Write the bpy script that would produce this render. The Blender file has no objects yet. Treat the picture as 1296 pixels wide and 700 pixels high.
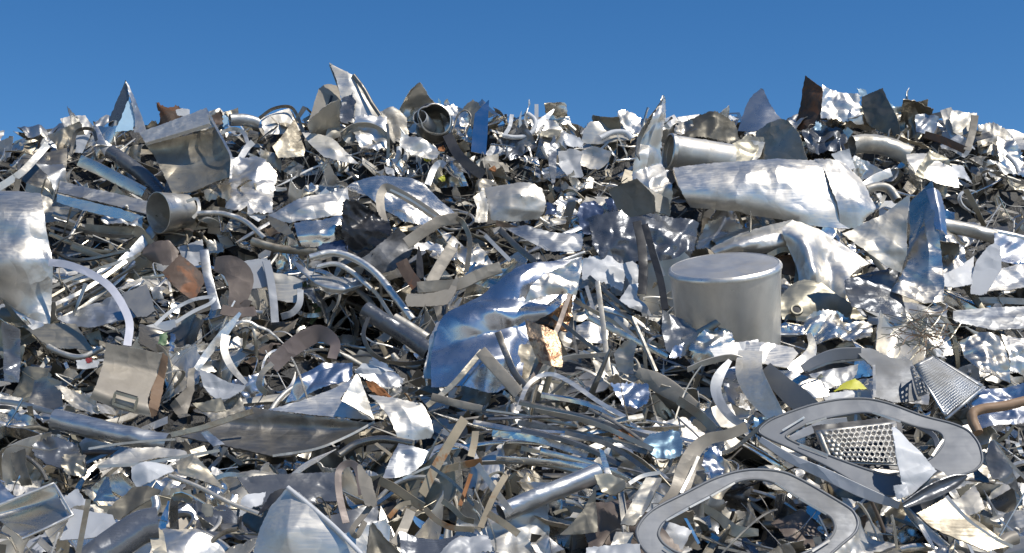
import bpy, math, random
import numpy as np
from mathutils import Vector, Matrix, Euler

rad = math.radians
sc = bpy.context.scene
COL = sc.collection
random.seed(7)
RNG = np.random.default_rng(7)

# ---------------------------------------------------------------- camera, sky, sun, exposure
FPX = 1780.0                      # focal length in pixels of the 1296-wide photograph
PITCH = rad(8.0)
EYE = np.array([0.0, 0.0, 1.6])
cam_d = bpy.data.cameras.new('camera')
cam = bpy.data.objects.new('camera', cam_d)
COL.objects.link(cam)
cam.location = EYE
cam.rotation_euler = (math.pi / 2 + PITCH, 0, 0)
cam_d.sensor_width = 36.0
cam_d.lens = 36.0 * FPX / 1296.0
cam_d.clip_start = 0.05
cam_d.clip_end = 5000
sc.camera = cam

SUN_EL, SUN_AZ = 57.0, 58.0       # height; degrees to the right of straight behind the camera
s_dir = Vector((math.sin(rad(SUN_AZ)) * math.cos(rad(SUN_EL)), -math.cos(rad(SUN_AZ)) * math.cos(rad(SUN_EL)), math.sin(rad(SUN_EL))))
world = bpy.data.worlds.new('World')
sc.world = world
world.use_nodes = True
nt = world.node_tree
nt.nodes.clear()
w_out = nt.nodes.new('ShaderNodeOutputWorld')
w_bg = nt.nodes.new('ShaderNodeBackground')
w_sky = nt.nodes.new('ShaderNodeTexSky')
w_sky.sky_type = 'NISHITA'
w_sky.sun_disc = False
w_sky.sun_elevation = rad(SUN_EL)
w_sky.sun_rotation = math.atan2(s_dir.x, s_dir.y)
w_sky.altitude = 1500
w_sky.air_density = 1.0
w_sky.dust_density = 0.0
w_sky.ozone_density = 3.0
w_bg.inputs['Strength'].default_value = 0.115
w_hs = nt.nodes.new('ShaderNodeHueSaturation')       # the deep clear blue of a dry day
w_hs.inputs['Hue'].default_value = 0.502
w_hs.inputs['Saturation'].default_value = 1.3
nt.links.new(w_sky.outputs[0], w_hs.inputs['Color'])
nt.links.new(w_hs.outputs[0], w_bg.inputs['Color'])
nt.links.new(w_bg.outputs[0], w_out.inputs['Surface'])
sun_d = bpy.data.lights.new('sun', 'SUN')
sun_d.energy = 4.0
sun_d.angle = rad(0.5)
sun_d.color = (1.0, 0.945, 0.86)
sun = bpy.data.objects.new('sun', sun_d)
COL.objects.link(sun)
sun.rotation_euler = (-s_dir).to_track_quat('-Z', 'Y').to_euler()
sun.location = (6, -8, 14)
vs = sc.view_settings
vs.view_transform = 'Standard'
vs.look = 'None'
vs.exposure = 0.0
vs.gamma = 1.0
vs.use_curve_mapping = False
sc.render.engine = 'CYCLES'
cy = sc.cycles
cy.max_bounces = 8
cy.glossy_bounces = 5
cy.diffuse_bounces = 4
cy.sample_clamp_indirect = 6.0
cy.sample_clamp_direct = 0.0
cy.caustics_reflective = True
cy.caustics_refractive = False
cy.blur_glossy = 0.3
cy.use_denoising = True

# ---------------------------------------------------------------- materials
MATS = {}


def lin(r, g, b):
    f = lambda c: c / 12.92 if c <= 0.04045 else ((c + 0.055) / 1.055) ** 2.4
    return (f(r / 255), f(g / 255), f(b / 255))


def mat(name, col, rough=0.3, metal=1.0, dirt=(0.30, 0.265, 0.21), dirt_amt=0.25, rvar=0.15, bump=0.15, bscale=9.0, scratch=0.15, vary=0.25, patch=None, patch_amt=0.5, patch_scale=7.0, sheen_streak=0.0, crinkle=0.3):
    m = bpy.data.materials.new(name)
    m.use_nodes = True
    t = m.node_tree
    N, L = t.nodes, t.links
    b = N['Principled BSDF']
    tc = N.new('ShaderNodeTexCoord')
    oi = N.new('ShaderNodeObjectInfo')
    off = N.new('ShaderNodeVectorMath'); off.operation = 'ADD'
    sc3 = N.new('ShaderNodeVectorMath'); sc3.operation = 'SCALE'
    comb = N.new('ShaderNodeCombineXYZ')
    L.new(oi.outputs['Random'], comb.inputs[0]); L.new(oi.outputs['Random'], comb.inputs[1])
    L.new(comb.outputs[0], sc3.inputs[0]); sc3.inputs['Scale'].default_value = 37.0
    L.new(tc.outputs['Object'], off.inputs[0]); L.new(sc3.outputs[0], off.inputs[1])

    def noise(scale, detail=5, rough_=0.6, vec=None, dist=0.0):
        n = N.new('ShaderNodeTexNoise')
        n.inputs['Scale'].default_value = scale
        n.inputs['Detail'].default_value = detail
        n.inputs['Roughness'].default_value = rough_
        n.inputs['Distortion'].default_value = dist
        L.new(vec or off.outputs[0], n.inputs['Vector'])
        return n.outputs['Fac']

    def ramp(src, a, b_, v0=0.0, v1=1.0):
        r = N.new('ShaderNodeMapRange')
        r.inputs[1].default_value = a; r.inputs[2].default_value = b_
        r.inputs[3].default_value = v0; r.inputs[4].default_value = v1
        L.new(src, r.inputs[0])
        return r.outputs[0]

    def mix(f, c1, c2, blend='MIX'):
        x = N.new('ShaderNodeMix'); x.data_type = 'RGBA'; x.blend_type = blend
        for sock, v in ((x.inputs[0], f), (x.inputs[6], c1), (x.inputs[7], c2)):
            if isinstance(v, (int, float)): sock.default_value = v
            elif isinstance(v, tuple): sock.default_value = (*v, 1)
            else: L.new(v, sock)
        return x.outputs[2]

    # each piece its own tone
    val = ramp(oi.outputs['Random'], 0, 1, 1 - vary, 1 + vary * 0.35)
    hs = N.new('ShaderNodeHueSaturation')
    hs.inputs['Color'].default_value = (*col, 1)
    L.new(val, hs.inputs['Value'])
    c = hs.outputs[0]
    if patch:
        c = mix(ramp(noise(patch_scale, 6, 0.65, dist=0.6), 0.58 - 0.2 * patch_amt, 0.66 - 0.14 * patch_amt, 0, 0.9), c, patch)
    dn = noise(5.0, 8, 0.68, dist=0.4)
    dr = N.new('ShaderNodeMath'); dr.operation = 'MULTIPLY'          # some pieces dustier than others
    fr_ = N.new('ShaderNodeMath'); fr_.operation = 'FRACT'
    m7 = N.new('ShaderNodeMath'); m7.operation = 'MULTIPLY'; m7.inputs[1].default_value = 7.31
    L.new(oi.outputs['Random'], m7.inputs[0]); L.new(m7.outputs[0], fr_.inputs[0])
    L.new(ramp(dn, 0.40, 0.72, 0, dirt_amt), dr.inputs[0]); L.new(ramp(fr_.outputs[0], 0, 1, .35, 1.9), dr.inputs[1])
    df = dr.outputs[0]
    if sheen_streak:
        ms = N.new('ShaderNodeMapping'); ms.inputs['Scale'].default_value = (16, 16, .8)
        L.new(off.outputs[0], ms.inputs[0])
        sk = noise(1.0, 4, 0.6, vec=ms.outputs[0])
        c = mix(ramp(sk, .3, .7, 0, sheen_streak), c, tuple(x * .55 for x in col))  # soft vertical reflection bands of brushed metal mixed into the colour
    c = mix(df, c, dirt)
    L.new(c, b.inputs['Base Color'])
    mp = N.new('ShaderNodeMapping')
    mp.inputs['Scale'].default_value = (3, 90, 90)
    mp.inputs['Rotation'].default_value = (0.4, 0.5, 0.9)
    L.new(off.outputs[0], mp.inputs[0])
    sn = noise(1.6, 3, 0.6, vec=mp.outputs[0])
    rn = noise(8.0, 6, 0.6)
    ra = ramp(rn, 0.3, 0.72, max(0.02, rough - rvar * 0.6), min(1, rough + rvar))
    rs = ramp(sn, 0.45, 0.75, 0, scratch * 0.6)
    add = N.new('ShaderNodeMath'); add.operation = 'ADD'; add.use_clamp = True
    L.new(ra, add.inputs[0]); L.new(rs, add.inputs[1])
    add2 = N.new('ShaderNodeMath'); add2.operation = 'MULTIPLY_ADD'; add2.use_clamp = True
    L.new(df, add2.inputs[0]); add2.inputs[1].default_value = 0.5; L.new(add.outputs[0], add2.inputs[2])
    L.new(add2.outputs[0], b.inputs['Roughness'])
    if metal >= 1.0:
        mm = N.new('ShaderNodeMath'); mm.operation = 'MULTIPLY_ADD'
        L.new(df, mm.inputs[0]); mm.inputs[1].default_value = -0.8; mm.inputs[2].default_value = 1.0
        L.new(mm.outputs[0], b.inputs['Metallic'])
    else:
        b.inputs['Metallic'].default_value = metal
    bn1 = noise(bscale, 3, 0.5)
    bu = N.new('ShaderNodeBump'); bu.inputs['Strength'].default_value = bump; bu.inputs['Distance'].default_value = 0.02
    L.new(bn1, bu.inputs['Height'])
    if crinkle:                                   # creases pressed into parts of the sheet
        nv_ = N.new('ShaderNodeTexNoise'); nv_.inputs['Scale'].default_value = 9.0; nv_.inputs['Detail'].default_value = 2
        L.new(off.outputs[0], nv_.inputs['Vector'])
        dv = N.new('ShaderNodeVectorMath'); dv.operation = 'MULTIPLY_ADD'; dv.inputs[1].default_value = (.07, .07, .07)
        L.new(nv_.outputs['Color'], dv.inputs[0]); L.new(off.outputs[0], dv.inputs[2])
        vo = N.new('ShaderNodeTexVoronoi'); vo.feature = 'F1'; vo.inputs['Scale'].default_value = 11.0
        vo.inputs['Detail'].default_value = 0.6; vo.inputs['Roughness'].default_value = .35
        L.new(dv.outputs[0], vo.inputs['Vector'])
        mk = ramp(noise(4.0, 2, .5), .46, .62, 0, 1)
        hm = N.new('ShaderNodeMath'); hm.operation = 'MULTIPLY'
        L.new(vo.outputs['Distance'], hm.inputs[0]); L.new(mk, hm.inputs[1])
        bc = N.new('ShaderNodeBump'); bc.inputs['Strength'].default_value = crinkle; bc.inputs['Distance'].default_value = 0.04
        L.new(hm.outputs[0], bc.inputs['Height']); L.new(bu.outputs[0], bc.inputs['Normal'])
        bu = bc
    bu2 = N.new('ShaderNodeBump'); bu2.inputs['Strength'].default_value = scratch * 0.35; bu2.inputs['Distance'].default_value = 0.002
    L.new(sn, bu2.inputs['Height']); L.new(bu.outputs[0], bu2.inputs['Normal'])
    L.new(bu2.outputs[0], b.inputs['Normal'])
    MATS[name] = m
    return m


mat('chrome', (0.82, 0.78, 0.70), 0.11, rvar=0.12, dirt_amt=0.3, bump=0.06, bscale=7, scratch=0.1, vary=0.15, crinkle=.25)
mat('mirror_steel', (0.76, 0.715, 0.625), 0.19, 0.95, rvar=0.14, dirt_amt=0.35, bump=0.07, scratch=0.2, crinkle=.27)
mat('bright_aluminium', (0.83, 0.79, 0.71), 0.33, 0.88, rvar=0.16, dirt_amt=0.3, bump=0.05, scratch=0.3, crinkle=.3)
mat('satin_aluminium', (0.75, 0.715, 0.64), 0.41, 0.82, rvar=0.14, dirt_amt=0.4, bump=0.05, scratch=0.3, crinkle=.28)
mat('dull_zinc', (0.60, 0.57, 0.50), 0.40, 0.82, rvar=0.16, dirt_amt=0.5, bump=0.07, scratch=.3, crinkle=.3)
mat('tarnished_steel', (0.47, 0.425, 0.335), 0.33, 0.82, rvar=0.16, dirt_amt=0.6, dirt=(0.15, 0.12, 0.085), bump=0.08, scratch=.3, crinkle=.3)
mat('dark_steel', (0.27, 0.255, 0.225), 0.28, 0.85, rvar=0.16, dirt_amt=0.45, dirt=(0.11, 0.095, 0.075), scratch=.25)
mat('blue_steel', (0.49, 0.50, 0.50), 0.30, 0.85, rvar=0.14, dirt_amt=0.4, bump=.07, scratch=.25)
mat('brushed_drum', (0.82, 0.79, 0.72), 0.30, 0.75, rvar=0.1, dirt_amt=0.35, bump=0.06, bscale=4, scratch=0.2, vary=0, sheen_streak=0.25, crinkle=.0)
mat('pane_mirror', (0.66, 0.66, 0.66), 0.06, 1.0, rvar=0.05, dirt_amt=0.12, bump=0.0, scratch=0.03, vary=0, crinkle=0)
mat('fin_steel', (0.50, 0.50, 0.49), 0.24, 0.9, rvar=0.08, dirt_amt=0.25, bump=0.03, scratch=0.05, vary=0, crinkle=0)
mat('drum_lid', (0.46, 0.465, 0.47), 0.45, 0.75, rvar=0.12, dirt_amt=0.4, bump=0.04, scratch=0.3, vary=0, crinkle=.08)  # darker than the wall: the lid's dull sky reflection put into its colour
mat('khaki_metal', (0.36, 0.335, 0.26), 0.38, 0.7, rvar=0.15, dirt_amt=0.35, dirt=(0.15, 0.12, 0.08))
mat('grey_paint', (0.155, 0.165, 0.18), 0.44, 0.2, rvar=0.14, dirt_amt=0.4, dirt=(0.30, 0.28, 0.24), bump=0.03, vary=0.1, scratch=.12, crinkle=.06)
mat('pale_paint', (0.46, 0.47, 0.48), 0.42, 0.1, rvar=0.12, dirt_amt=0.2, bump=0.06, vary=0.15)
mat('white_paint', (0.66, 0.66, 0.65), 0.40, 0.0, rvar=0.1, dirt_amt=0.18, bump=0.06, vary=0.1)
mat('lilac_paint', (0.66, 0.65, 0.70), 0.40, 0.0, rvar=0.1, dirt_amt=0.1, bump=0.04, vary=0.05)
mat('beige_paint', (0.40, 0.35, 0.275), 0.42, 0.1, rvar=0.15, dirt_amt=0.35, dirt=(0.12, 0.10, 0.08), bump=0.08)
mat('brown_paint', (0.20, 0.155, 0.125), 0.40, 0.15, rvar=0.15, dirt_amt=0.3, dirt=(0.06, 0.05, 0.04), bump=0.1)
mat('rust_brown', (0.13, 0.085, 0.06), 0.6, 0.1, rvar=0.15, dirt_amt=0.5, dirt=(0.05, 0.04, 0.03), patch=(0.25, 0.10, 0.04), patch_amt=0.3)
mat('olive_metal', (0.19, 0.175, 0.14), 0.40, 0.6, rvar=0.15, dirt_amt=0.4, dirt=(0.09, 0.08, 0.06))
mat('black_plastic', (0.018, 0.018, 0.02), 0.22, 0.0, rvar=0.14, dirt_amt=0.15, dirt=(0.08, 0.08, 0.08), bump=0.3, bscale=22)
mat('black_paint', (0.03, 0.03, 0.033), 0.4, 0.0, rvar=0.15, dirt_amt=0.3, dirt=(0.12, 0.11, 0.10))
mat('slate_film', (0.17, 0.18, 0.195), 0.24, 0.55, rvar=0.14, dirt_amt=0.2, bump=0.35, bscale=12)
mat('blue_foil', (0.60, 0.61, 0.63), 0.2, 0.95, rvar=0.1, dirt_amt=0.25, dirt=(0.30, 0.28, 0.24), bump=0.10, bscale=6, crinkle=.2, vary=.2, scratch=.06)
mat('deep_blue', (0.07, 0.10, 0.18), 0.22, 0.3, rvar=0.12, dirt_amt=0.2)
mat('copper_foil', (0.42, 0.24, 0.13), 0.24, 1.0, rvar=0.16, dirt_amt=0.55, dirt=(0.07, 0.04, 0.025), bump=0.4, bscale=26)
mat('rusty_strip', (0.42, 0.35, 0.24), 0.5, 0.3, rvar=0.15, dirt_amt=0.5, dirt=(0.12, 0.09, 0.06), patch=(0.34, 0.14, 0.035), patch_amt=0.35, patch_scale=9)
mat('orange_rust', (0.42, 0.17, 0.05), 0.6, 0.0, dirt_amt=0.5, dirt=(0.15, 0.06, 0.03))
mat('green_paint', (0.13, 0.26, 0.10), 0.4, 0.0, dirt_amt=0.4)
mat('yellow_paint', (0.62, 0.60, 0.05), 0.45, 0.0, dirt_amt=0.2)
mat('cyan_foil', (0.34, 0.50, 0.58), 0.25, 0.8, dirt_amt=0.2, bump=0.35)
mat('pale_blue_paint', (0.42, 0.62, 0.75), 0.35, 0.1, dirt_amt=0.2)
mat('red_paint', (0.40, 0.04, 0.04), 0.45, 0.0, dirt_amt=0.4)
mat('wood_brown', (0.30, 0.19, 0.11), 0.55, 0.0, dirt_amt=0.5, dirt=(0.10, 0.06, 0.04))


def ground_mat(name, c1, c2, scale, rough):
    m = bpy.data.materials.new(name); m.use_nodes = True
    t = m.node_tree; N, L = t.nodes, t.links
    b = N['Principled BSDF']; b.inputs['Roughness'].default_value = rough
    tc = N.new('ShaderNodeTexCoord')
    n1 = N.new('ShaderNodeTexNoise'); n1.inputs['Scale'].default_value = scale; n1.inputs['Detail'].default_value = 10
    n1.inputs['Roughness'].default_value = 0.7
    L.new(tc.outputs['Object'], n1.inputs['Vector'])
    x = N.new('ShaderNodeMix'); x.data_type = 'RGBA'
    x.inputs[6].default_value = (*c1, 1); x.inputs[7].default_value = (*c2, 1)
    L.new(n1.outputs[0], x.inputs[0]); L.new(x.outputs[2], b.inputs['Base Color'])
    bu = N.new('ShaderNodeBump'); bu.inputs['Strength'].default_value = 0.5; bu.inputs['Distance'].default_value = 0.03
    n2 = N.new('ShaderNodeTexNoise'); n2.inputs['Scale'].default_value = scale * 14; n2.inputs['Detail'].default_value = 6
    L.new(tc.outputs['Object'], n2.inputs['Vector'])
    L.new(n2.outputs[0], bu.inputs['Height']); L.new(bu.outputs[0], b.inputs['Normal'])
    MATS[name] = m


ground_mat('yard_concrete', (0.33, 0.31, 0.28), (0.47, 0.45, 0.41), 0.8, 0.85)
ground_mat('heap_core', (0.03, 0.029, 0.027), (0.10, 0.095, 0.085), 5.0, 0.6)  # near-black core colour stands in for deep shade between the pieces

# ---------------------------------------------------------------- geometry of the slope
FWD = np.array([0.0, math.cos(PITCH), math.sin(PITCH)])
UPV = np.array([0.0, -math.sin(PITCH), math.cos(PITCH)])
RGT = np.array([1.0, 0.0, 0.0])
CREST = [(-500, 240), (-200, 215), (0, 189), (45, 174), (90, 165), (190, 161), (330, 157), (400, 151), (480, 145), (590, 149), (640, 151), (700, 158), (750, 165), (800, 159), (860, 158), (930, 159), (990, 166), (1040, 142), (1090, 139), (1140, 155), (1200, 149), (1250, 165), (1296, 192), (1500, 240), (1800, 270)]
CX = np.array([c[0] for c in CREST], float); CYY = np.array([c[1] for c in CREST], float)
POCKETS = [(430, 420, 85, 42, 0.95), (250, 335, 70, 35, 0.30), (60, 480, 90, 45, 0.30), (350, 600, 110, 28, 0.5), (965, 665, 80, 40, 0.6), (800, 405, 60, 40, 0.30),
           (640, 300, 60, 40, 0.15), (130, 330, 100, 50, 0.15), (300, 480, 60, 35, 0.2), (1260, 500, 50, 40, 0.2), (190, 210, 70, 25, 0.2), (80, 600, 70, 35, 0.15), (700, 420, 40, 30, 0.2), (1020, 470, 90, 30, 0.25)]
WAVES = [(RNG.uniform(0.008, 0.03), RNG.uniform(0, 6.28), RNG.uniform(0, 6.28), RNG.uniform(0.02, 0.05)) for _ in range(9)]


def depth(px, py):
    """distance of the slope (along the view axis) that one looks at through this pixel of the photograph"""
    px = np.asarray(px, float); py = np.asarray(py, float)
    yc = np.interp(px, CX, CYY)
    t = (700 - py) / (700 - yc)
    d = 4.9 + 4.3 * t
    for cx, cyy, rx, ry, a in POCKETS:
        d = d + a * np.exp(-((px - cx) / rx) ** 2 - ((py - cyy) / ry) ** 2)
    for f, ph, th, a in WAVES:
        d = d + a * np.sin(f * (px * math.cos(th) + 1.6 * py * math.sin(th)) + ph)
    return d


def pt(px, py, d):
    px = np.asarray(px, float)[..., None]; py = np.asarray(py, float)[..., None]; d = np.asarray(d, float)[..., None]
    return EYE + d * (FWD + (px - 648) / FPX * RGT + (350 - py) / FPX * UPV)


# ---------------------------------------------------------------- mesh helpers
def catmull(P, n, closed=False, smooth=True):
    """resample P (k x c) to n points"""
    P = np.asarray(P, float); k = len(P)
    if k == 1: return np.repeat(P, n, 0)
    if closed:
        ts = np.arange(n) * k / n
    else:
        ts = np.linspace(0, k - 1, n)
    i = np.minimum(np.floor(ts).astype(int), k - 1 if closed else k - 2)
    f = (ts - i)[:, None]
    if closed: g = lambda j: P[j % k]
    else: g = lambda j: P[np.clip(j, 0, k - 1)]
    p1, p2 = g(i), g(i + 1)
    if not smooth or (k < 3): return p1 + (p2 - p1) * f
    p0, p3 = g(i - 1), g(i + 2)
    if not closed:
        p0 = np.where((i == 0)[:, None], 2 * p1 - p2, p0); p3 = np.where((i == k - 2)[:, None], 2 * p2 - p1, p3)
    return 0.5 * (2 * p1 + (p2 - p0) * f + (2 * p0 - 5 * p1 + 4 * p2 - p3) * f ** 2 + (3 * p1 - p0 - 3 * p2 + p3) * f ** 3)


def grid_normals(G, cu, cv):
    du = (np.roll(G, -1, 0) - np.roll(G, 1, 0)) if cu else np.gradient(G, axis=0)
    dv = (np.roll(G, -1, 1) - np.roll(G, 1, 1)) if cv else np.gradient(G, axis=1)
    n = np.cross(du, dv)
    l = np.linalg.norm(n, axis=2, keepdims=True)
    return n / np.maximum(l, 1e-12)


def shell(G, th, cu=False, cv=False):
    """a sheet of thickness th over the grid G (rows x cols x 3): verts, faces"""
    nu, nv = G.shape[:2]
    n = grid_normals(G, cu, cv)
    A = (G + n * th / 2).reshape(-1, 3); B = (G - n * th / 2).reshape(-1, 3)
    V = np.concatenate([A, B]); off = nu * nv
    F = []
    iu = range(nu if cu else nu - 1); iv = range(nv if cv else nv - 1)
    for i in iu:
        i2 = (i + 1) % nu
        for j in iv:
            j2 = (j + 1) % nv
            a, b, c, d = i * nv + j, i2 * nv + j, i2 * nv + j2, i * nv + j2
            F.append((a, b, c, d)); F.append((off + d, off + c, off + b, off + a))
    if not cv:
        for i in iu:
            i2 = (i + 1) % nu
            for j, flip in ((0, True), (nv - 1, False)):
                a, b = i * nv + j, i2 * nv + j
                F.append((a, off + a, off + b, b) if flip else (b, off + b, off + a, a))
    if not cu:
        for j in iv:
            j2 = (j + 1) % nv
            for i, flip in ((0, False), (nu - 1, True)):
                a, b = i * nv + j, i * nv + j2
                F.append((a, off + a, off + b, b) if flip else (b, off + b, off + a, a))
    return V, [tuple(f[::-1]) for f in F]


def solid_tube(G):
    """closed surface: rows of rings with end caps"""
    nu, nv = G.shape[:2]
    V = G.reshape(-1, 3); F = []
    for i in range(nu - 1):
        for j in range(nv):
            j2 = (j + 1) % nv
            F.append((i * nv + j, i * nv + j2, (i + 1) * nv + j2, (i + 1) * nv + j))
    F.append(tuple(range(nv))[::-1]); F.append(tuple((nu - 1) * nv + j for j in range(nv)))
    return V, F


def world_loc(o):
    v = np.array(o.location)
    while o.parent is not None:
        o = o.parent; v = v + np.array(o.location)
    return v


def link(name, V, F, material, parent=None, angle=32, origin=None, smooth=True):
    V = np.asarray(V, float)
    c = V.mean(0) if origin is None else np.asarray(origin, float)
    me = bpy.data.meshes.new(name)
    me.from_pydata((V - c).tolist(), [], F)
    if smooth:
        me.shade_smooth()
        me.set_sharp_from_angle(angle=rad(angle))
    me.materials.append(MATS[material] if isinstance(material, str) else material)
    o = bpy.data.objects.new(name, me)
    COL.objects.link(o)
    if parent is not None:
        o.parent = parent
        o.location = c - world_loc(parent)
    else:
        o.location = c
    return o


def tag(o, label, cat, group=None, kind=None):
    if label: o['label'] = label
    if cat: o['category'] = cat
    if group: o['group'] = group
    if kind: o['kind'] = kind
    return o


def empty(name, loc, label, cat, group=None):
    o = bpy.data.objects.new(name, None)
    o.empty_display_size = 0.1
    COL.objects.link(o); o.location = loc
    return tag(o, label, cat, group)


def crease(uv, n, amp, rng, soft=0.004):
    """height of folded sheet metal: flat facets that meet at creases"""
    lo, hi = uv.reshape(-1, 2).min(0), uv.reshape(-1, 2).max(0)
    h = np.zeros(uv.shape[:2])
    for _ in range(n):
        a = rng.uniform(0, math.pi); nn = np.array([math.cos(a), math.sin(a)])
        c = lo + (hi - lo) * rng.uniform(0.12, 0.88, 2)
        s = (uv - c) @ nn
        h += rng.uniform(0.35, 1.0) * amp * rng.choice([-1, 1]) * np.sqrt(s * s + soft * soft)
    u = uv.reshape(-1, 2); A = np.c_[u, np.ones(len(u))]
    k, *_ = np.linalg.lstsq(A, h.reshape(-1), rcond=None)
    return h - (A @ k).reshape(h.shape)


def crumple(uv, ext, n, a, rng):
    """crumpled sheet: stretched cones that meet in sharp ridges, at two sizes, over a few long folds"""
    lo, hi = uv.reshape(-1, 2).min(0), uv.reshape(-1, 2).max(0)
    h = crease(uv, max(2, int(n * .45)), a * .32, rng, .003)
    main = rng.uniform(0, math.pi)
    for K, sl in ((max(3, int(n * .7)), .42), (int(n * 2.6), .30)):
        F = None
        for _ in range(K):
            c = lo + (hi - lo) * rng.uniform(-.05, 1.05, 2)
            t = main + rng.normal(0, .6) if rng.random() < .65 else rng.uniform(0, math.pi)
            st = rng.uniform(1.0, 4.0)
            d = uv - c
            x = (d[..., 0] * math.cos(t) + d[..., 1] * math.sin(t)) / math.sqrt(st); y = (-d[..., 0] * math.sin(t) + d[..., 1] * math.cos(t)) * math.sqrt(st)
            D = np.sqrt(x * x + y * y + (ext * .012) ** 2) * rng.uniform(.7, 1.3) + rng.uniform(0, .12) * ext
            F = D if F is None else np.minimum(F, D)
        h = h + rng.choice([-1, 1]) * sl * a * F
    u = uv.reshape(-1, 2); A = np.c_[u, np.ones(len(u))]
    k, *_ = np.linalg.lstsq(A, h.reshape(-1), rcond=None)
    return h - (A @ k).reshape(h.shape)


def dents(uv, n, amp, rng):
    lo, hi = uv.reshape(-1, 2).min(0), uv.reshape(-1, 2).max(0)
    size = max((hi - lo).max(), 1e-3)
    h = np.zeros(uv.shape[:2])
    for _ in range(n):
        c = lo + (hi - lo) * rng.uniform(0, 1, 2); r = size * rng.uniform(0.08, 0.3)
        a = rng.uniform(0, math.pi); d = uv - c
        x = d[..., 0] * math.cos(a) + d[..., 1] * math.sin(a); y = -d[..., 0] * math.sin(a) + d[..., 1] * math.cos(a)
        h += rng.uniform(-1, 1) * amp * 1.25 * np.exp(-1.6 * np.sqrt((x / r) ** 2 + (y / (r * rng.uniform(0.2, .8))) ** 2 + .02))
    return h


def parse(s):
    rows = []
    for r in s.split('/'):
        row = []
        for p in r.split():
            v = [float(x) for x in p.split(',')]
            row.append(v[:2] + [v[2] if len(v) > 2 else 0.0] + [v[3] if len(v) > 3 else -1.0])
        rows.append(row)
    return rows


def seat_plane(allp, lean, turn, o, anchor=None):
    """a plane that rests on the slope at its lowest point and leans back / turns aside"""
    allp = np.asarray(allp, float)
    if anchor is None:
        k = allp[:, 1].argmax(); ax, ay = allp[k, 0], allp[k, 1]
    else: ax, ay = anchor
    d0 = float(depth(ax, ay)) - o
    k = d0 / FPX
    def to_world(px, py, q):
        return pt(px, py, d0 + lean * (ay - py) * k + turn * (px - ax) * k - q / 100.0)
    return to_world, k, (ax, ay)


def sheet_grid(rows, lean, turn, o, cr, dent, res, smooth, seed, anchor=None, torn=0.0):
    R = parse(rows) if isinstance(rows, str) else rows
    m = max(len(r) for r in R)
    R = [catmull(r, m, smooth=False) if len(r) != m else np.array(r) for r in R]
    A = np.array(R)[:, :, :3]
    ext = max(np.ptp(A[..., 0]), np.ptp(A[..., 1]))
    n = max(res or 0, int(min(72, max(16, ext / 2.0))))
    nu = max(3, int(n * max(0.35, min(1, np.ptp(A[..., 1]) / ext)))); nv = max(3, int(n * max(0.35, min(1, np.ptp(A[..., 0]) / ext))))
    nu = max(nu, len(R) * 2); nv = max(nv, m * 2)
    B = np.stack([catmull(A[i], nv, smooth=smooth) for i in range(len(R))])
    B = np.stack([catmull(B[:, j], nu, smooth=smooth) for j in range(nv)], 1)
    rng = np.random.default_rng(seed)
    tw, k, (ax, ay) = seat_plane(A.reshape(-1, 3), lean, turn, o, anchor)
    if torn:
        e = np.zeros(B.shape[:2]); e[0] = e[-1] = 1; e[:, 0] = e[:, -1] = 1
        B[..., :2] += (rng.normal(0, torn, B[..., :2].shape)) * e[..., None]
    uv = np.stack([(B[..., 0] - ax) * k, (ay - B[..., 1]) * k * math.sqrt(1 + lean * lean)], 2)
    G = tw(B[..., 0], B[..., 1], B[..., 2])
    nrm = grid_normals(G, False, False).mean((0, 1)); nrm /= np.linalg.norm(nrm)
    if nrm @ FWD > 0: nrm = -nrm
    if cr: 
        nc, a = cr
        ex = float(max(np.ptp(uv[..., 0]), np.ptp(uv[..., 1])))
        h = crease(uv, nc, a * 0.6, rng, .002) + crumple(uv, ex, 4, .12 + .25 * a, rng) if nc < 5 else crumple(uv, ex, nc, a * 1.25, rng)
        G = G + h[..., None] * nrm
    if dent: G = G + dents(uv, dent[0], dent[1] if dent[1] > 0 else -dent[1] * float(max(np.ptp(uv[..., 0]), np.ptp(uv[..., 1]))), rng)[..., None] * nrm
    return G


SEED = [100]
HEROES = []


def S(name, label, cat, rows, m, lean=0.8, turn=0.0, o=0.06, th=0.0042, cr=None, dent=None, res=None, smooth=None, parent=None, anchor=None, torn=None, angle=None, group=None, seed=None):
    """a sheet traced by rows of points: 'x,y,forward_cm x,y ... / next row'"""
    SEED[0] += 1
    if smooth is None: smooth = name in ('curved_sheet', 'plate', 'shell', 'blade_scrap') or (dent is not None)
    if cr is None and name in ('bent_sheet', 'folded_sheet', 'upright_sheet'): cr = (3, .42)
    if torn is None: torn = .7 if name in ('crumpled_sheet', 'foil_scrap') else .3
    if angle is None: angle = 30
    if dent is None and name in ('bent_sheet', 'folded_sheet', 'upright_sheet', 'curved_sheet', 'crumpled_sheet', 'foil_scrap'): dent = (4, -.045)
    G = sheet_grid(rows, lean, turn, o, cr, dent, res, smooth, seed or SEED[0], anchor, torn)
    V, F = shell(G, th)
    ob = link(name, V, F, m, parent, angle)
    if parent is None:
        tag(ob, label, cat, group); HEROES.append(ob)
    elif label: ob['label'] = label
    return ob


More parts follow.
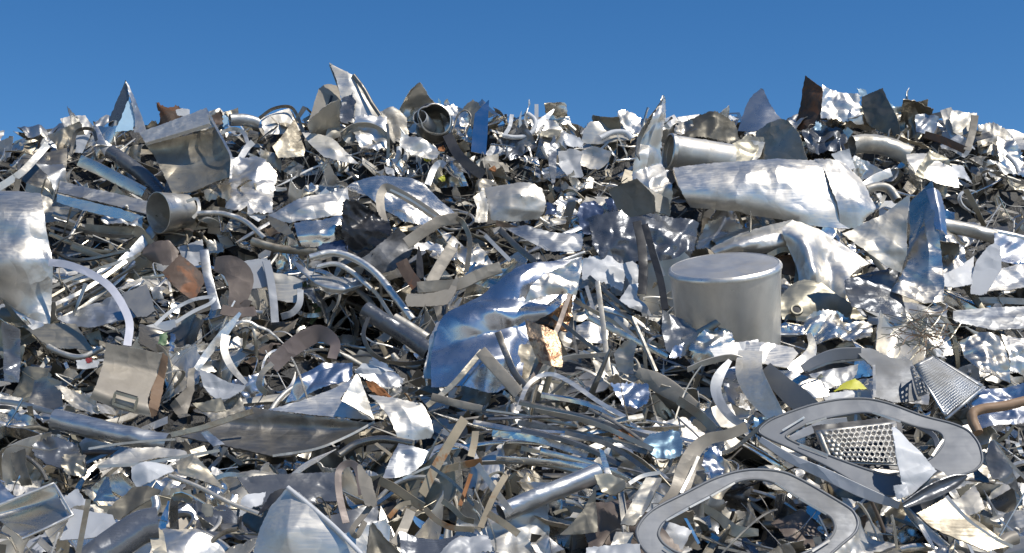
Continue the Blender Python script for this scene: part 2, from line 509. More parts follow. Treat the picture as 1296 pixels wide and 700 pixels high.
def section(kind, n=8):
    if kind == 'flat': return np.array([(-.5, 0), (-.17, 0), (.17, 0), (.5, 0)]), False
    if kind == 'chan': return np.array([(-.5, -.4), (-.5, -.2), (-.48, -.02), (-.4, 0), (0, 0), (.4, 0), (.48, -.02), (.5, -.2), (.5, -.4)]), False
    if kind == 'lip': return np.array([(-.5, -.09), (-.5, -.012), (-.488, 0), (-.2, 0), (.2, 0), (.488, 0), (.5, -.012), (.5, -.09)]), False
    if kind == 'trough': return np.array([(-.5, .4), (-.5, .05), (-.45, 0), (.45, 0), (.5, .05), (.5, .4)]), False
    if kind == 'L': return np.array([(-.5, 0), (0, 0), (.45, 0), (.5, -.05), (.5, -.8)]), False
    if kind == 'V': return np.array([(-.5, -.3), (-.25, -.15), (0, 0), (.25, -.15), (.5, -.3)]), False
    if kind == 'arc': return np.array([(math.sin(a) * .5, math.cos(a) * .5 - .3) for a in np.linspace(-1.35, 1.35, 9)]), False
    if kind == 'scoop': return np.array([(math.sin(a) * .5, -math.cos(a) * .5 + .3) for a in np.linspace(-1.35, 1.35, 9)]), False
    if kind == 'bar': return np.array([(-.5, -.14), (.5, -.14), (.5, .14), (-.5, .14)]), True
    if kind == 'tube': return np.array([(math.cos(a) * .5, math.sin(a) * .5) for a in np.arange(n) / n * 2 * math.pi]), True
    raise KeyError(kind)


def sweep(C, wid, sec, view, roll=0.0, twist=0.0, closed=False, nsec=12):
    """grid of points: the section carried along the world path C; at roll 0 its face looks along view"""
    T = (np.roll(C, -1, 0) - np.roll(C, 1, 0)) if closed else np.gradient(C, axis=0)
    T /= np.maximum(np.linalg.norm(T, axis=1, keepdims=True), 1e-9)
    N0 = view - (T @ view)[:, None] * T
    N0 /= np.maximum(np.linalg.norm(N0, axis=1, keepdims=True), 1e-6)
    a = rad(roll) + rad(twist) * np.linspace(0, 1, len(C))
    Sd = np.cross(T, N0)
    N1 = N0 * np.cos(a)[:, None] + Sd * np.sin(a)[:, None]
    S1 = Sd * np.cos(a)[:, None] - N0 * np.sin(a)[:, None]
    q, cl = section(sec, nsec)
    G = C[:, None, :] + wid[:, None, None] * (q[None, :, :1] * S1[:, None, :] + q[None, :, 1:] * N1[:, None, :])
    return G, cl


def R(name, label, cat, path, w, m, sec='flat', lean=0.8, turn=0.0, o=0.06, th=0.003, roll=0.0, twist=0.0, closed=False, res=None, parent=None, anchor=None, smooth=True, hollow=True, group=None, dent=0.0):
    """a strip, profile or tube along a traced path; w in pixels of the photograph"""
    SEED[0] += 1
    P = np.array(parse(path)[0])
    P[:, 3] = np.where(P[:, 3] < 0, w, P[:, 3])
    ln = np.hypot(*np.diff(P[:, :2], axis=0).T).sum()
    n = res or int(min(70, max(6, ln / 7)))
    if closed: n = max(n, len(P) * 5)
    elif smooth: n = max(n, (len(P) - 1) * 4 + 1)
    Q = catmull(P, n, closed, smooth)
    tw, k, _ = seat_plane(P, lean, turn, o, anchor)
    C = tw(Q[:, 0], Q[:, 1], Q[:, 2])
    view = EYE - C.mean(0); view /= np.linalg.norm(view)
    wid = Q[:, 3] * k
    G, cl = sweep(C, wid, sec, view, roll, twist, closed, 16 if w > 14 else 10)
    if dent:
        rng = np.random.default_rng(SEED[0])
        G = G + rng.normal(0, dent, (n, 1, 3)) * 0.5 + rng.normal(0, dent, G.shape) * 0.5
    if cl and not (sec == 'tube' and hollow):
        V, F = solid_tube(G) if not closed else shell(G, th, True, True)
    else:
        V, F = shell(G, th, closed, cl)
    ob = link(name, V, F, m, parent, 40)
    if parent is None:
        tag(ob, label, cat, group); HEROES.append(ob)
    elif label: ob['label'] = label
    return ob


def lathe(name, prof, base, axis, m, parent=None, th=0.0, nseg=40, squash=1.0, dent=None, seed=1, angle=35):
    """prof: (radius, height) along axis from base; th>0 makes an open shell"""
    axis = np.asarray(axis, float); axis /= np.linalg.norm(axis)
    s = np.cross(axis, FWD); s /= np.linalg.norm(s); f = np.cross(s, axis)
    prof = np.asarray(prof, float)
    a = np.arange(nseg) / nseg * 2 * math.pi
    ring = np.cos(a)[:, None] * s + np.sin(a)[:, None] * f * squash
    G = np.asarray(base)[None, None] + prof[:, None, :1] * ring[None] + prof[:, None, 1:] * axis[None, None]
    if dent:
        rng = np.random.default_rng(seed)
        uv = np.stack(np.broadcast_arrays(a[None, :] * prof[:, :1].max(), prof[:, 1:]), 2)
        h = dents(uv, dent[0], dent[1], rng)
        G = G + h[..., None] * ring[None]
    V, F = shell(G, th, False, True) if th else solid_tube(G)
    return link(name, V, F, m, parent, angle)


def base_at(px, py, o=0.0):
    return pt(px, py, float(depth(px, py)) - o)

# ---------------------------------------------------------------- ground and the heap's core
def build_ground():
    bx = 2500.0
    o = link('ground', [(-bx, -bx, 0), (bx, -bx, 0), (bx, bx, 0), (-bx, bx, 0)], [(0, 1, 2, 3)], 'yard_concrete', origin=(0, 0, 0), smooth=False)
    tag(o, 'pale concrete scrapyard ground stretching away on every side', None, kind='structure')
    xs = np.linspace(-480, 1780, 130)
    rows = []
    base = pt(xs, np.full(len(xs), 700.0), depth(xs, np.full(len(xs), 700.0)) + 0.16)
    slope = np.array([0, -math.cos(rad(33)), -math.sin(rad(33))])
    reach = (base[:, 2] + 0.15) / math.sin(rad(33))
    for f in (1.0, 0.7, 0.4, 0.15):
        rows.append(base + slope * (reach * f)[:, None])
    for t in np.linspace(0, 1, 60):
        yy = 700 + (np.interp(xs, CX, CYY) - 700) * t
        rows.append(pt(xs, yy, depth(xs, yy) + 0.16 + 0.10 * t))
    cr = rows[-1]
    for dy, f in ((0.5, 0.99), (1.2, 0.93), (2.5, 0.7), (4.5, 0.35), (6.5, -0.03)):
        q = cr.copy(); q[:, 1] += dy; q[:, 2] = cr[:, 2] * f
        rows.append(q)
    G = np.stack(rows)
    left, right = G[:, :1].copy(), G[:, -1:].copy()
    l2, r2 = left.copy(), right.copy()
    for a, sgn in ((left, -1), (right, 1)):
        a[..., 0] += sgn * 1.5; a[..., 2] *= 0.6
    for a, sgn in ((l2, -1), (r2, 1)):
        a[..., 0] += sgn * 4.0; a[..., 2] = -0.1
    G = np.concatenate([l2, left, G, right, r2], 1)
    G[3:-4, 2:-2] += RNG.normal(0, 0.035, G[3:-4, 2:-2].shape)
    nu, nv = G.shape[:2]
    F = [(i * nv + j, i * nv + j + 1, (i + 1) * nv + j + 1, (i + 1) * nv + j) for i in range(nu - 1) for j in range(nv - 1)]
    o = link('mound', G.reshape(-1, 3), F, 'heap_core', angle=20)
    tag(o, 'dark dusty core of the scrap heap with gap shade put into its colour', None, kind='structure')


build_ground()

# ---------------------------------------------------------------- the large pieces, from the crest down
SC = 'scrap sheet'

# -- crest, left third
t = empty('pointed_sheet', base_at(160, 168), 'tall pointed dark blue panel with a pale blue face, sharpest spike on the left crest', SC)
S('panel', None, None, '159,102 160,103,-1 / 146,132 163,122,-3 / 139,150 158,150,-4 / 136,166 146,168,-4', 'slate_film', 0.35, -0.7, 0.1, parent=t)
S('pale_face', 'pale blue painted face', None, '162,127,2 172,134,1 / 154,148,2 171,150,1 / 145,167,2 168,165,1', 'pale_blue_paint', 0.4, 0.1, 0.13, parent=t)
S('edge_flange', None, None, '159,103,2 162,106,2 / 166,128,2 172,128,0 / 171,150,2 180,150,-2 / 170,168,2 186,168,-3', 'blue_steel', 0.4, 0.5, 0.12, parent=t)
S('folded_sheet', 'white folded sheet lying flat on the left crest, left of the pointed dark blue panel', SC, '76,150 92,147 108,147 / 82,160 100,158 116,158 / 88,168 105,170 121,166', 'satin_aluminium', 0.8, 0.2, 0.1, cr=(3, .5))
t = empty('folded_sheet', base_at(245, 245), 'big dull grey folded sheet with a brown hollow, draped below the pointed blue panel', SC)
S('fold_band', None, None, '176,168,0 218,153,0 260,137,0 / 184,181,3 224,169,3 266,156,3 / 185,184,1 225,173,1 268,160,1', 'satin_aluminium', 0.55, -0.25, 0.24, parent=t, anchor=(245, 245))
S('body', None, None, '184,183,0 224,173,-1 266,160,-2 272,158,0 / 196,198,-5 235,193,-9 272,180,-7 284,178,0 / 207,220,-3 240,215,-9 275,205,-8 293,198,0 / 216,243,4 245,240,0 272,230,-3 292,225,0', 'tarnished_steel', 0.75, -0.3, 0.24, parent=t, anchor=(245, 245), cr=(3, .2), dent=(5, .02))  # brown reflection in the hollow put into this darker steel
R('edge_lip', 'pale edge lip', None, '260,137 274,162 286,184 293,200 292,226', 3, 'bright_aluminium', 'bar', 0.7, -0.25, 0.27, parent=t, anchor=(245, 245))
R('flat_bar', 'bright silver bar slanting up from the left edge under the hood shaped plate', 'scrap bar', '-6,240 12,229 30,216 45,200 60,183', 9, 'satin_aluminium', 'bar', 0.9, 0, 0.14)
S('curved_sheet', 'dark concave plate shaded beneath the silver hood shaped plate', SC, '28,196 60,190 88,184 / 22,215 55,215 84,212 / 40,240 62,238 78,240', 'dark_steel', 0.9, 0.3, 0.03, cr=(3, .3))
S('bent_sheet', 'blue grey bent plate standing beside the dark concave plate at far left', SC, '45,204 60,206 80,207 / 58,222 72,222 84,224 / 70,246 78,250 92,250', 'blue_steel', 0.6, 0.4, 0.12, cr=(2, .4))
R('metal_channel', 'long dark channel with a bright top edge below the crest on the left', 'scrap bar', '100,203 125,214 150,227 182,244', 15, 'mirror_steel', 'chan', 1.0, 0.2, 0.14)
R('metal_channel', 'short upright blue grey channel behind the long dark channel', 'scrap bar', '119,162 128,180 137,195', 10, 'blue_steel', 'chan', 0.7, 0.2, 0.12)
R('metal_channel', 'wide dark slate channel descending toward the big dull grey sheet', 'scrap bar', '137,190 160,206 186,226 204,246', 18, 'slate_film', 'arc', 0.9, 0.2, 0.05)
R('curved_strip', 'thin dark strip arching over the white flap near the left crest', 'scrap strip', '90,195 95,170 105,163 118,165 122,178', 5, 'dark_steel', 'flat', 0.8, 0, 0.16, roll=35)
S('loose_flap', 'small white flap hanging inside the thin dark arch', SC, '95,172 115,170 / 97,185 110,182 / 95,193 104,194', 'pale_paint', 0.6, 0, 0.12)
t = empty('crushed_carton', base_at(217, 152), 'crushed rusty brown carton with a white and red end on the left crest', 'crushed box')
S('crumpled_side', None, None, '199,134 212,138 222,131 232,138 / 203,146 216,144 226,142 232,146 / 198,160 212,158 224,157 233,154', 'rust_brown', 0.6, 0, 0.08, parent=t, cr=(5, .7), torn=1.2)
S('end_flap', 'white end flap with red strokes', None, '222,139 231,137 240,139 / 224,146 240,149', 'white_paint', 0.3, 0.3, 0.12, parent=t)
S('printed_stroke', 'red', None, '231,140 233,140 / 233,147 235,147', 'red_paint', 0.3, 0.3, 0.125, parent=t)
R('sheet_roll', 'grey rolled sheet lying on the crest right of the big dull grey sheet', 'scrap tube', '291,152 310,152 328,157', 15, 'blue_steel', 'tube', 0.5, 0.4, 0.1)
S('foil_scrap', 'tiny cyan flap caught beside the grey rolled sheet', SC, '282,146 289,148 / 283,163 289,160', 'pale_blue_paint', 0.4, 0, 0.14)
S('crumpled_sheet', 'dark brown crumpled bit on the crest beside the tiny cyan flap', SC, '268,146 280,140 / 272,158 284,156', 'rust_brown', 0.5, 0, 0.08, cr=(4, .7))
S('bent_sheet', 'dark bent corner poking above the grey rolled sheet', SC, '284,142 301,137 / 290,150 303,148', 'tarnished_steel', 0.5, 0.2, 0.06, cr=(2, .6))
R('curved_strip', 'white curved strip hooped under the grey rolled sheet', 'scrap strip', '280,168 295,163 308,168 314,182', 5, 'satin_aluminium', 'flat', 0.8, 0, 0.12)
R('flat_bar', 'pair of short white prongs under the hooped white strip', 'scrap bar', '300,208 312,188 320,180', 8, 'pale_paint', 'bar', 0.8, 0, 0.14)
S('crumpled_sheet', 'bluish white crumpled sheet right of the big dull grey sheet', SC, '296,200 325,198 350,215 / 290,225 320,222 345,240 / 285,262 310,270 345,268', 'bright_aluminium', 1.2, 0, 0.14, cr=(8, .45))
S('crumpled_sheet', 'rusted grey crumpled end under the big dull grey sheet', SC, '255,240 275,230 292,232 / 262,252 280,250 292,255', 'tarnished_steel', 1.0, 0, 0.18, cr=(5, .5))

# -- crest, middle
S('curved_sheet', 'bright twisted fin curling to a thin point, highest piece of the crest', SC,
  '417,81,0 421,83,0 / 424,96,2 436,93,0 447,96,-2 / 428,110,3 443,106,0 458,112,-4 / 432,124,3 448,122,0 466,128,-5 / 440,142,2 456,142,-1 478,144,-5 / 452,160,0 468,160,-2 486,156,-5', 'satin_aluminium', 0.35, -0.3, 0.16, dent=(3, .012))
R('curved_strip', 'dark curled rim along the right side of the bright twisted fin', 'scrap strip', '447,95 460,112 470,130 481,146', 5, 'dark_steel', 'arc', 0.35, -0.3, 0.18, anchor=(468, 160))
R('curved_strip', 'thin dark rim down the left side of the bright twisted fin', 'scrap strip', '418,82 428,108 438,132', 3, 'dark_steel', 'arc', 0.35, -0.3, 0.18, anchor=(468, 160))
t = empty('slotted_plate', base_at(408, 150), 'beige rounded plate with one dark slot on the crest, left of the bright twisted fin', 'scrap plate')
S('plate', None, None, '404,112,-1 414,107,0 428,109,-1 / 398,130 414,128,1 432,128 / 391,153 410,153,1 434,150', 'beige_paint', 0.5, 0.1, 0.1, parent=t, th=.006)
R('slot', 'dark slot', None, '420,121 414,143', 3.2, 'black_paint', 'flat', 0.5, 0.1, 0.118, parent=t, anchor=(408, 153))
t = empty('bent_case', base_at(355, 188), 'pale bent case corner with a dark cap, left of the slotted beige plate', 'scrap plate')
S('side_panel', None, None, '330,150 350,142 366,137 / 332,160 352,160 372,150 / 335,170 356,170 380,165', 'satin_aluminium', 0.6, 0.2, 0.12, parent=t)
S('front_flap', 'brown front flap', None, '372,152 374,153 / 357,172,3 380,172,0 / 345,186,5 386,190,0 / 352,200,4 384,198,0', 'tarnished_steel', 0.5, 0.2, 0.18, parent=t)
R('cap_strip', 'dark cap strip', None, '328,150 345,138 366,135 376,146 384,168', 4.5, 'dark_steel', 'flat', 0.6, 0.2, 0.13, parent=t, anchor=(355, 170), roll=30)
S('crumpled_sheet', 'dark crumpled knot leaning against the bright twisted fin', SC, '434,122 446,118 450,128 / 430,140 444,140 448,146 / 428,155 440,158 450,156', 'slate_film', 0.5, 0, 0.2, cr=(6, .7))
R('curved_sheet', 'grey half round trough sitting below the dark crumpled knot', SC, '436,176 450,166 466,165 480,172 490,186', 20, 'dull_zinc', 'scoop', 0.8, 0, 0.14)
S('curved_sheet', 'smooth blue grey leaf shaped sheet sweeping down from the bent case corner', SC, '382,168 402,170 420,175 / 392,182 415,186 440,195 / 410,200 430,205 455,208', 'satin_aluminium', 1.0, 0, 0.12)
for a, b in (((505, 186, 500, 206), 'leftmost of the three white finger like prongs below the hollow drum'), ((514, 184, 512, 204), 'middle one of the three white finger like prongs below the hollow drum'), ((524, 183, 530, 205), 'rightmost of the three white finger like prongs below the hollow drum')):
    R('bent_prong', b, 'scrap bar', f'{a[0]},{a[1]} {(a[0]+a[2])/2+2},{(a[1]+a[3])/2} {a[2]},{a[3]}', 6.5, 'white_paint', 'arc', 0.8, 0, 0.14)
t = empty('hollow_drum', base_at(545, 182), 'hollow round drum lying on the crest with its open end showing a pale roll inside', 'metal drum')
ax = np.array([0.10, -1.0, 0.02])
sh = lathe('shell', [(0.105, 0.0), (0.112, .05), (0.112, 0.2), (0.118, 0.23)], pt(548, 163, 8.95), ax, 'dark_steel', t, th=.006, squash=.86, dent=(5, .03), seed=3)
lathe('back_disc', [(0.03, 0.0), (0.108, 0.004), (0.108, 0.012)], pt(548, 163, 8.95), ax, 'dark_steel', t)
lathe('inner_roll', [(0.043, 0.05), (0.045, .24)], pt(547, 165, 8.95), np.array([-0.28, -1.0, 0.12]), 'white_paint', t, th=.004, nseg=20)
lathe('rim', [(0.118, 0.228), (0.123, 0.230), (0.123, 0.238), (0.118, 0.24)], pt(548, 163, 8.95), ax, 'bright_aluminium', sh, th=.004, squash=.86, dent=(5, .03), seed=3)
R('pipe_stub', 'short upright pipe stub standing alone above the hollow drum', 'scrap tube', '525,137 524,126 526,117', 9, 'tarnished_steel', 'tube', 0.2, 0, 0.12)
S('crumpled_sheet', 'crumpled grey sheet slumped over the lower edge of the hollow drum', SC, '508,168 528,176 552,184 / 506,184 530,190 556,196 / 520,198 536,200 552,202', 'satin_aluminium', 0.8, 0, 0.24, cr=(8, .6))
S('crumpled_sheet', 'crumpled silver sheet packed right of the hollow drum, left of the blue pane', SC, '557,140 575,132 592,142 / 562,158 578,155 597,160 / 565,178 580,176 598,185', 'mirror_steel', 0.6, 0, 0.12, cr=(10, .6))
R('wire_loop', 'thin wire hoop resting on the crumpled silver sheet beside the blue pane', 'wire', '572,168 580,145 590,140 596,150 588,172', 2.5, 'dark_steel', 'tube', 0.5, 0, 0.25, hollow=False)
S('upright_mirror', 'flat blue mirror pane standing upright with a pointed top on the middle crest', 'metal pane', '618,127 619,127 / 601,144 618,146 / 598,168 617,170 / 596,192 615,196', 'pane_mirror', 0.9, 0.25, 0.2, smooth=False, torn=0)
S('crumpled_sheet', 'crumpled grey sheet between the bright twisted fin and the hollow drum', SC, '480,140 500,136 514,146 / 484,160 500,156 516,165 / 488,184 502,180 518,184', 'dull_zinc', 0.7, 0, 0.1, cr=(9, .6))
S('crumpled_sheet', 'bright crushed sheet at the foot of the twisted fin', SC, '450,150 470,148 490,150 / 446,165 468,166 488,168 / 458,190 475,192 490,188', 'bright_aluminium', 0.9, 0, 0.15, cr=(9, .55))
for x, y, m_, l in ((559, 189, 'orange_rust', 'small orange scrap below the hollow drum, highest of the coloured bits'), (541, 201, 'yellow_paint', 'pale yellow scrap left of the small orange scrap'), (592, 196, 'rusty_strip', 'tan scrap at the foot of the blue mirror pane'), (624, 214, 'orange_rust', 'orange scrap on the wires right of the blue mirror pane'), (560, 226, 'yellow_paint', 'yellow scrap beside the short blue strip')):
    S('coloured_scrap', l, 'scrap bit', f'{x-4},{y-2} {x+2},{y-4} / {x-5},{y+1} {x+4},{y} / {x-1},{y+3} {x+3},{y+3}', m_, 0.8, 0, 0.14, cr=(5, .9))
R('curved_strip', 'short blue painted strip bent over black shards under the hollow drum', 'scrap strip', '541,234 549,214 557,206 563,210', 8, 'blue_steel', 'flat', 0.8, 0, 0.2)
R('flat_bar', 'dark black wedge strip running down left of the blue pane', 'scrap strip', '566,170 580,196 600,214 612,222', 13, 'black_paint', 'flat', 0.9, 0.2, 0.2)

# -- crest, right of the middle
t = empty('curled_tube', base_at(655, 172), 'white tube curled into a half ring on the middle crest', 'scrap tube')
R('tube', None, None, '636,172 652,174 666,172 676,164 677,152 668,144', 5.5, 'white_paint', 'tube', 0.6, 0, 0.16, parent=t)
R('flat_bar', 'white post standing upright behind the curled tube', 'scrap bar', '679,154 679,132', 5, 'white_paint', 'bar', 0.2, 0, 0.1)
S('blade_scrap', 'blue pointed blade tilted above the curled tube', SC, '701,138 702,139 / 685,149 694,152 / 672,158 678,166', 'blue_steel', 0.5, 0.3, 0.14, smooth=False)
R('curved_strip', 'white bent strip hanging from the left end of the curled tube', 'scrap strip', '648,145 645,160 638,172', 5, 'pale_paint', 'flat', 0.6, 0, 0.12)
S('crumpled_sheet', 'light grey crumpled panel beside the white post', SC, '690,150 705,158 716,166 / 686,172 702,172 718,178 / 690,195 705,195 716,198', 'satin_aluminium', 0.8, 0, 0.08, cr=(5, .5))
S('crumpled_sheet', 'white torn panel in the middle of the heap below the crest', SC, '712,168 728,172 738,180 / 715,185 730,186 738,188', 'white_paint', 0.8, 0, 0.14, cr=(4, .5))
S('bent_sheet', 'broad silver sheet tilted along the crest left of the foil spike', SC, '745,158 770,155 798,158 / 738,170 766,170 798,168 / 735,178 766,182 796,180', 'dull_zinc', 0.8, 0, 0.1, cr=(3, .3))
S('bent_sheet', 'white corner flap peeking out on the crest left of the broad silver sheet', SC, '734,170 745,158 / 746,170 757,170', 'white_paint', 0.6, 0, 0.14)
S('crumpled_sheet', 'crumpled silver cap on the crest just left of the foil spike', SC, '780,142 792,140 815,150 / 785,155 800,152 822,160 / 795,168 808,170 824,176', 'bright_aluminium', 0.7, 0, 0.14, cr=(6, .5))
R('curved_strip', 'white thick bent rim below the broad silver sheet', 'scrap strip', '760,175 775,168 792,168 800,176', 7, 'white_paint', 'arc', 0.8, 0, 0.16)
S('bent_sheet', 'folded grey and white square sheet below the white thick rim', SC, '735,190 750,186 776,195 / 734,203 750,208 770,206 / 736,212 748,214 758,214', 'satin_aluminium', 0.8, -.3, 0.2, cr=(2, .7))
S('bent_sheet', 'white drooping sheet between the torn panel and the folded square sheet', SC, '706,195 722,190 738,192 / 708,210 722,206 734,206 / 720,226 730,226 738,226', 'pale_paint', 0.8, 0, 0.2, cr=(3, .5))
S('curved_sheet', 'tall dark blade leaf standing in the middle of the curved tubes', SC, '700,172 702,172 / 694,190 704,190 / 695,215 704,214 / 698,232 702,232', 'slate_film', 0.4, 0.4, 0.2)
t = empty('foil_spike', base_at(820, 268), 'tall narrow spike of crumpled silver foil rising above the heap', 'foil scrap')
S('foil', None, None, '836,126 839,125 843,128 / 828,145,2 835,145,4 842,146 / 816,166,2 826,168,5 840,166 / 806,190,2 822,190,6 840,188 / 801,212,1 820,214,6 845,210 / 800,240,0 822,242,5 846,238 / 806,270,0 828,272,5 850,270', 'bright_aluminium', 0.45, 0.25, 0.32, parent=t, cr=(9, .8), res=60, torn=.8)
S('dark_flank', 'flank with its shade painted dark', None, '836,126 837,128 / 820,150 828,152 / 806,175 814,178 / 800,200 806,205', 'dark_steel', 0.35, 0.9, 0.34, parent=t, anchor=(820, 268), cr=(3, .4))  # shaded side of the foil put into a dark steel colour
t = empty('round_duct', base_at(880, 205), 'short fat silver duct on the crest just right of the foil spike', 'metal duct')
axd = np.array([1.0, 0.25, -0.10])
bl = lathe('barrel', [(.098, 0), (.1, .02), (.1, .19), (.103, .2), (.103, .21), (.1, .22), (.1, .38)], pt(848, 192, 8.35), axd, 'satin_aluminium', t, th=.004, dent=(8, .02), seed=2)
lathe('end_collar', [(.1, -.012), (.108, -.008), (.108, .012), (.1, .016)], pt(848, 192, 8.35), axd, 'bright_aluminium', bl, th=.004)
S('crumpled_sheet', 'dark brown crumpled sheet heap on the crest behind the short fat duct', SC, '866,150 895,144 930,152 / 858,160 890,158 936,165 / 856,178 890,178 938,178', 'olive_metal', 0.6, 0, 0.1, cr=(9, .5))
S('bent_sheet', 'small white bent tag in front of the dark brown crumpled heap', SC, '898,153 908,154 / 902,163 918,164 / 906,168 916,168', 'white_paint', 0.5, 0, 0.2)
S('crumpled_sheet', 'grey black crumpled lump at the far left of the dark brown heap', SC, '855,155 875,152 880,160 / 853,168 870,172 886,172', 'dark_steel', 0.6, 0, 0.16, cr=(7, .6))
S('crumpled_sheet', 'small white crumple touching the blue grey fin on the crest', SC, '916,143 930,148 / 918,152 936,152', 'white_paint', 0.6, 0, 0.1, cr=(4, .6))
t = empty('folded_fin', base_at(975, 206), 'large folded fin plate, blue grey point above a dark grey skirt, on the right crest', 'scrap plate')
S('upper_fin', 'blue grey upper fin', None, '963,112 966,113 / 950,124,1 963,124,1 972,126,1 / 941,143,2 962,142,2 980,140 / 934,166,2 958,166,3 990,152', 'fin_steel', 0.6, -0.3, 0.16, parent=t, dent=(2, .012))
S('lower_skirt', None, None, '956,168 972,156 988,150 998,153 / 958,186 978,180 1000,172 1012,170 / 955,208 980,206 1004,206 1023,206', 'tarnished_steel', 0.5, -0.9, 0.2, parent=t)
S('bent_sheet', 'khaki bent plate with a dark top edge left of the folded fin plate', SC, '945,169 958,174 968,177 / 924,186 940,192 962,186 / 898,207 925,208 948,208', 'khaki_metal', 0.8, 0.2, 0.22, cr=(3, .4))
S('bent_sheet', 'pale grey flat corner tucked under the folded fin plate', SC, '950,178 968,182 / 945,192 962,200 / 930,207 950,208', 'dull_zinc', 0.8, 0, 0.27)
S('upright_sheet', 'rust brown panel standing straight up on the right crest', SC, '1019,96 1021,97 / 1014,120 1028,103 1040,111 / 1010,140 1024,135 1039,132 / 1006,158 1022,160 1036,155 / 1010,165 1020,164 1030,163', 'rust_brown', 0.25, -0.8, 0.12, cr=(3, .15))
S('crumpled_sheet', 'bright crumpled sheet between the rust brown panel and the olive panel', SC, '1040,109 1062,115 1088,122 / 1040,126 1064,128 1088,136 / 1038,150 1062,152 1094,156', 'bright_aluminium', 0.5, 0, 0.08, cr=(10, .5))
S('upright_sheet', 'dark olive dented panel leaning on the right crest', SC, '1089,122 1102,116 1116,111 / 1093,140 1108,136 1128,134 / 1100,158 1118,156 1138,156 / 1112,166 1124,170 1138,175', 'olive_metal', 0.3, -0.8, 0.14, cr=(4, .3), dent=(4, .012))
S('foil_scrap', 'pale cyan foil sticking out behind the olive panel', SC, '1085,112 1096,114 / 1088,122 1098,122', 'pale_blue_paint', 0.4, 0, 0.04, cr=(3, .6))
S('foil_scrap', 'pale cyan foil at the right edge of the olive panel', SC, '1122,130 1142,136 / 1126,142 1144,142', 'pale_blue_paint', 0.4, 0, 0.06, cr=(4, .6))
S('foil_scrap', 'pale cyan foil below the rust brown panel', SC, '1032,154 1040,156 / 1030,164 1038,166', 'pale_blue_paint', 0.5, 0, 0.18, cr=(3, .5))
S('crumpled_sheet', 'dark grey crumple below the bright crumpled sheet on the right crest', SC, '1014,168 1040,158 1066,162 / 1018,180 1042,174 1072,178 / 1022,192 1044,190 1070,192', 'slate_film', 0.8, 0, 0.12, cr=(9, .6))
S('crushed_can', 'small blue grey crushed can on the crest right of the olive panel', 'crushed can', '1158,146 1172,143 1188,150 / 1158,155 1174,156 1186,160 / 1160,168 1172,170 1182,168', 'blue_steel', 0.5, 0, 0.14, cr=(6, .5))
t = empty('folded_box', base_at(1215, 190), 'folded box of beige and silver sheet with a dark gap on the far right crest', 'crushed box')
S('left_wall', None, None, '1190,140 1204,136 / 1196,160 1210,150 / 1208,186 1222,188', 'satin_aluminium', 0.5, -0.3, 0.14, parent=t, cr=(3, .4))
S('top_flap', None, None, '1204,140 1220,142 1237,143 / 1202,152 1216,158 1232,160 / 1206,166 1216,172 1226,170', 'dull_zinc', 0.6, 0.2, 0.18, parent=t, cr=(3, .4))
R('corner_rail', 'beige corner rail', None, '1234,146 1231,166 1224,190', 9, 'beige_paint', 'L', 0.5, 0.2, 0.22, parent=t)
R('lower_rail', 'brown lower rail', None, '1170,170 1195,178 1222,190', 9, 'rust_brown', 'L', 0.6, 0.2, 0.2, parent=t)
S('crumpled_sheet', 'grey crumpled bag shaped sheet at the far right end of the crest', SC, '1238,158 1256,154 1276,168 / 1236,178 1258,176 1286,184 / 1240,196 1262,198 1294,200', 'dull_zinc', 0.6, 0, 0.1, cr=(8, .45))
S('crumpled_sheet', 'shiny crumpled sheet tumbling down at the right edge of the photo', SC, '1262,172 1280,178 1292,192 / 1262,192 1282,196 1296,206 / 1266,214 1284,220 1298,224', 'mirror_steel', 0.7, 0, 0.1, cr=(8, .5))
R('curved_strip', 'white hooked strip under the grey crumpled bag shaped sheet', 'scrap strip', '1274,196 1284,206 1290,218', 6, 'white_paint', 'arc', 0.7, 0, 0.22)

# -- upper slope, right
t = empty('crushed_duct', base_at(985, 280), 'large crushed silver duct lying across the right of the heap above the upturned drum', 'metal duct')
S('barrel', None, None,
  '852,213,0 890,209,0 950,205,0 1000,202,0 1042,200,0 / 855,222,9 895,218,10 955,215,11 1005,212,10 1050,208,8 / 860,236,14 900,234,15 960,234,15 1015,234,13 1062,228,10 / 868,250,12 905,252,13 965,258,13 1020,262,12 1072,255,9 / 874,260,5 910,265,6 970,275,6 1025,286,6 1076,290,4', 'bright_aluminium', 0.55, -0.05, 0.34, parent=t, cr=(3, .10), dent=(7, .016), res=60)
S('end_cone', None, None, '1030,202,-2 1055,203,2 1068,208,0 / 1044,217,7 1076,226,7 1090,228,1 / 1053,238,10 1084,248,9 1102,250,2 / 1060,262,8 1086,268,7 1108,264,2 / 1064,289,3 1086,287,4 1096,276,2', 'bright_aluminium', 0.55, -0.05, 0.35, parent=t, anchor=(1076, 290), cr=(1, .1), smooth=True)
R('left_rim', None, None, '852,213,-1 855,222,8 860,236,13 868,250,11 874,260,4', 5, 'dark_steel', 'flat', 0.55, -0.05, 0.345, parent=t, anchor=(1025, 286), roll=50)
S('curved_sheet', 'long white peeled sheet trailing across the right slope beside the crushed duct', SC, '1148,190 1172,194 1190,206 / 1150,206 1176,208 1208,218 / 1160,224 1186,230 1216,232', 'satin_aluminium', 1.1, 0, 0.2, cr=(4, .3))
R('dented_pipe', 'dull blue grey pipe with a dark band on the right slope below the crest', 'scrap tube', '1078,184 1100,182 1125,186 1152,198', 24, 'dull_zinc', 'tube', 0.8, 0.1, 0.14, dent=.004)
S('bent_sheet', 'white curled leaf standing at the top right corner of the crushed duct', SC, '1052,196 1064,192 1074,190 / 1058,204 1070,206 1080,204 / 1066,214 1074,216 1082,214', 'white_paint', 0.6, 0, 0.3)
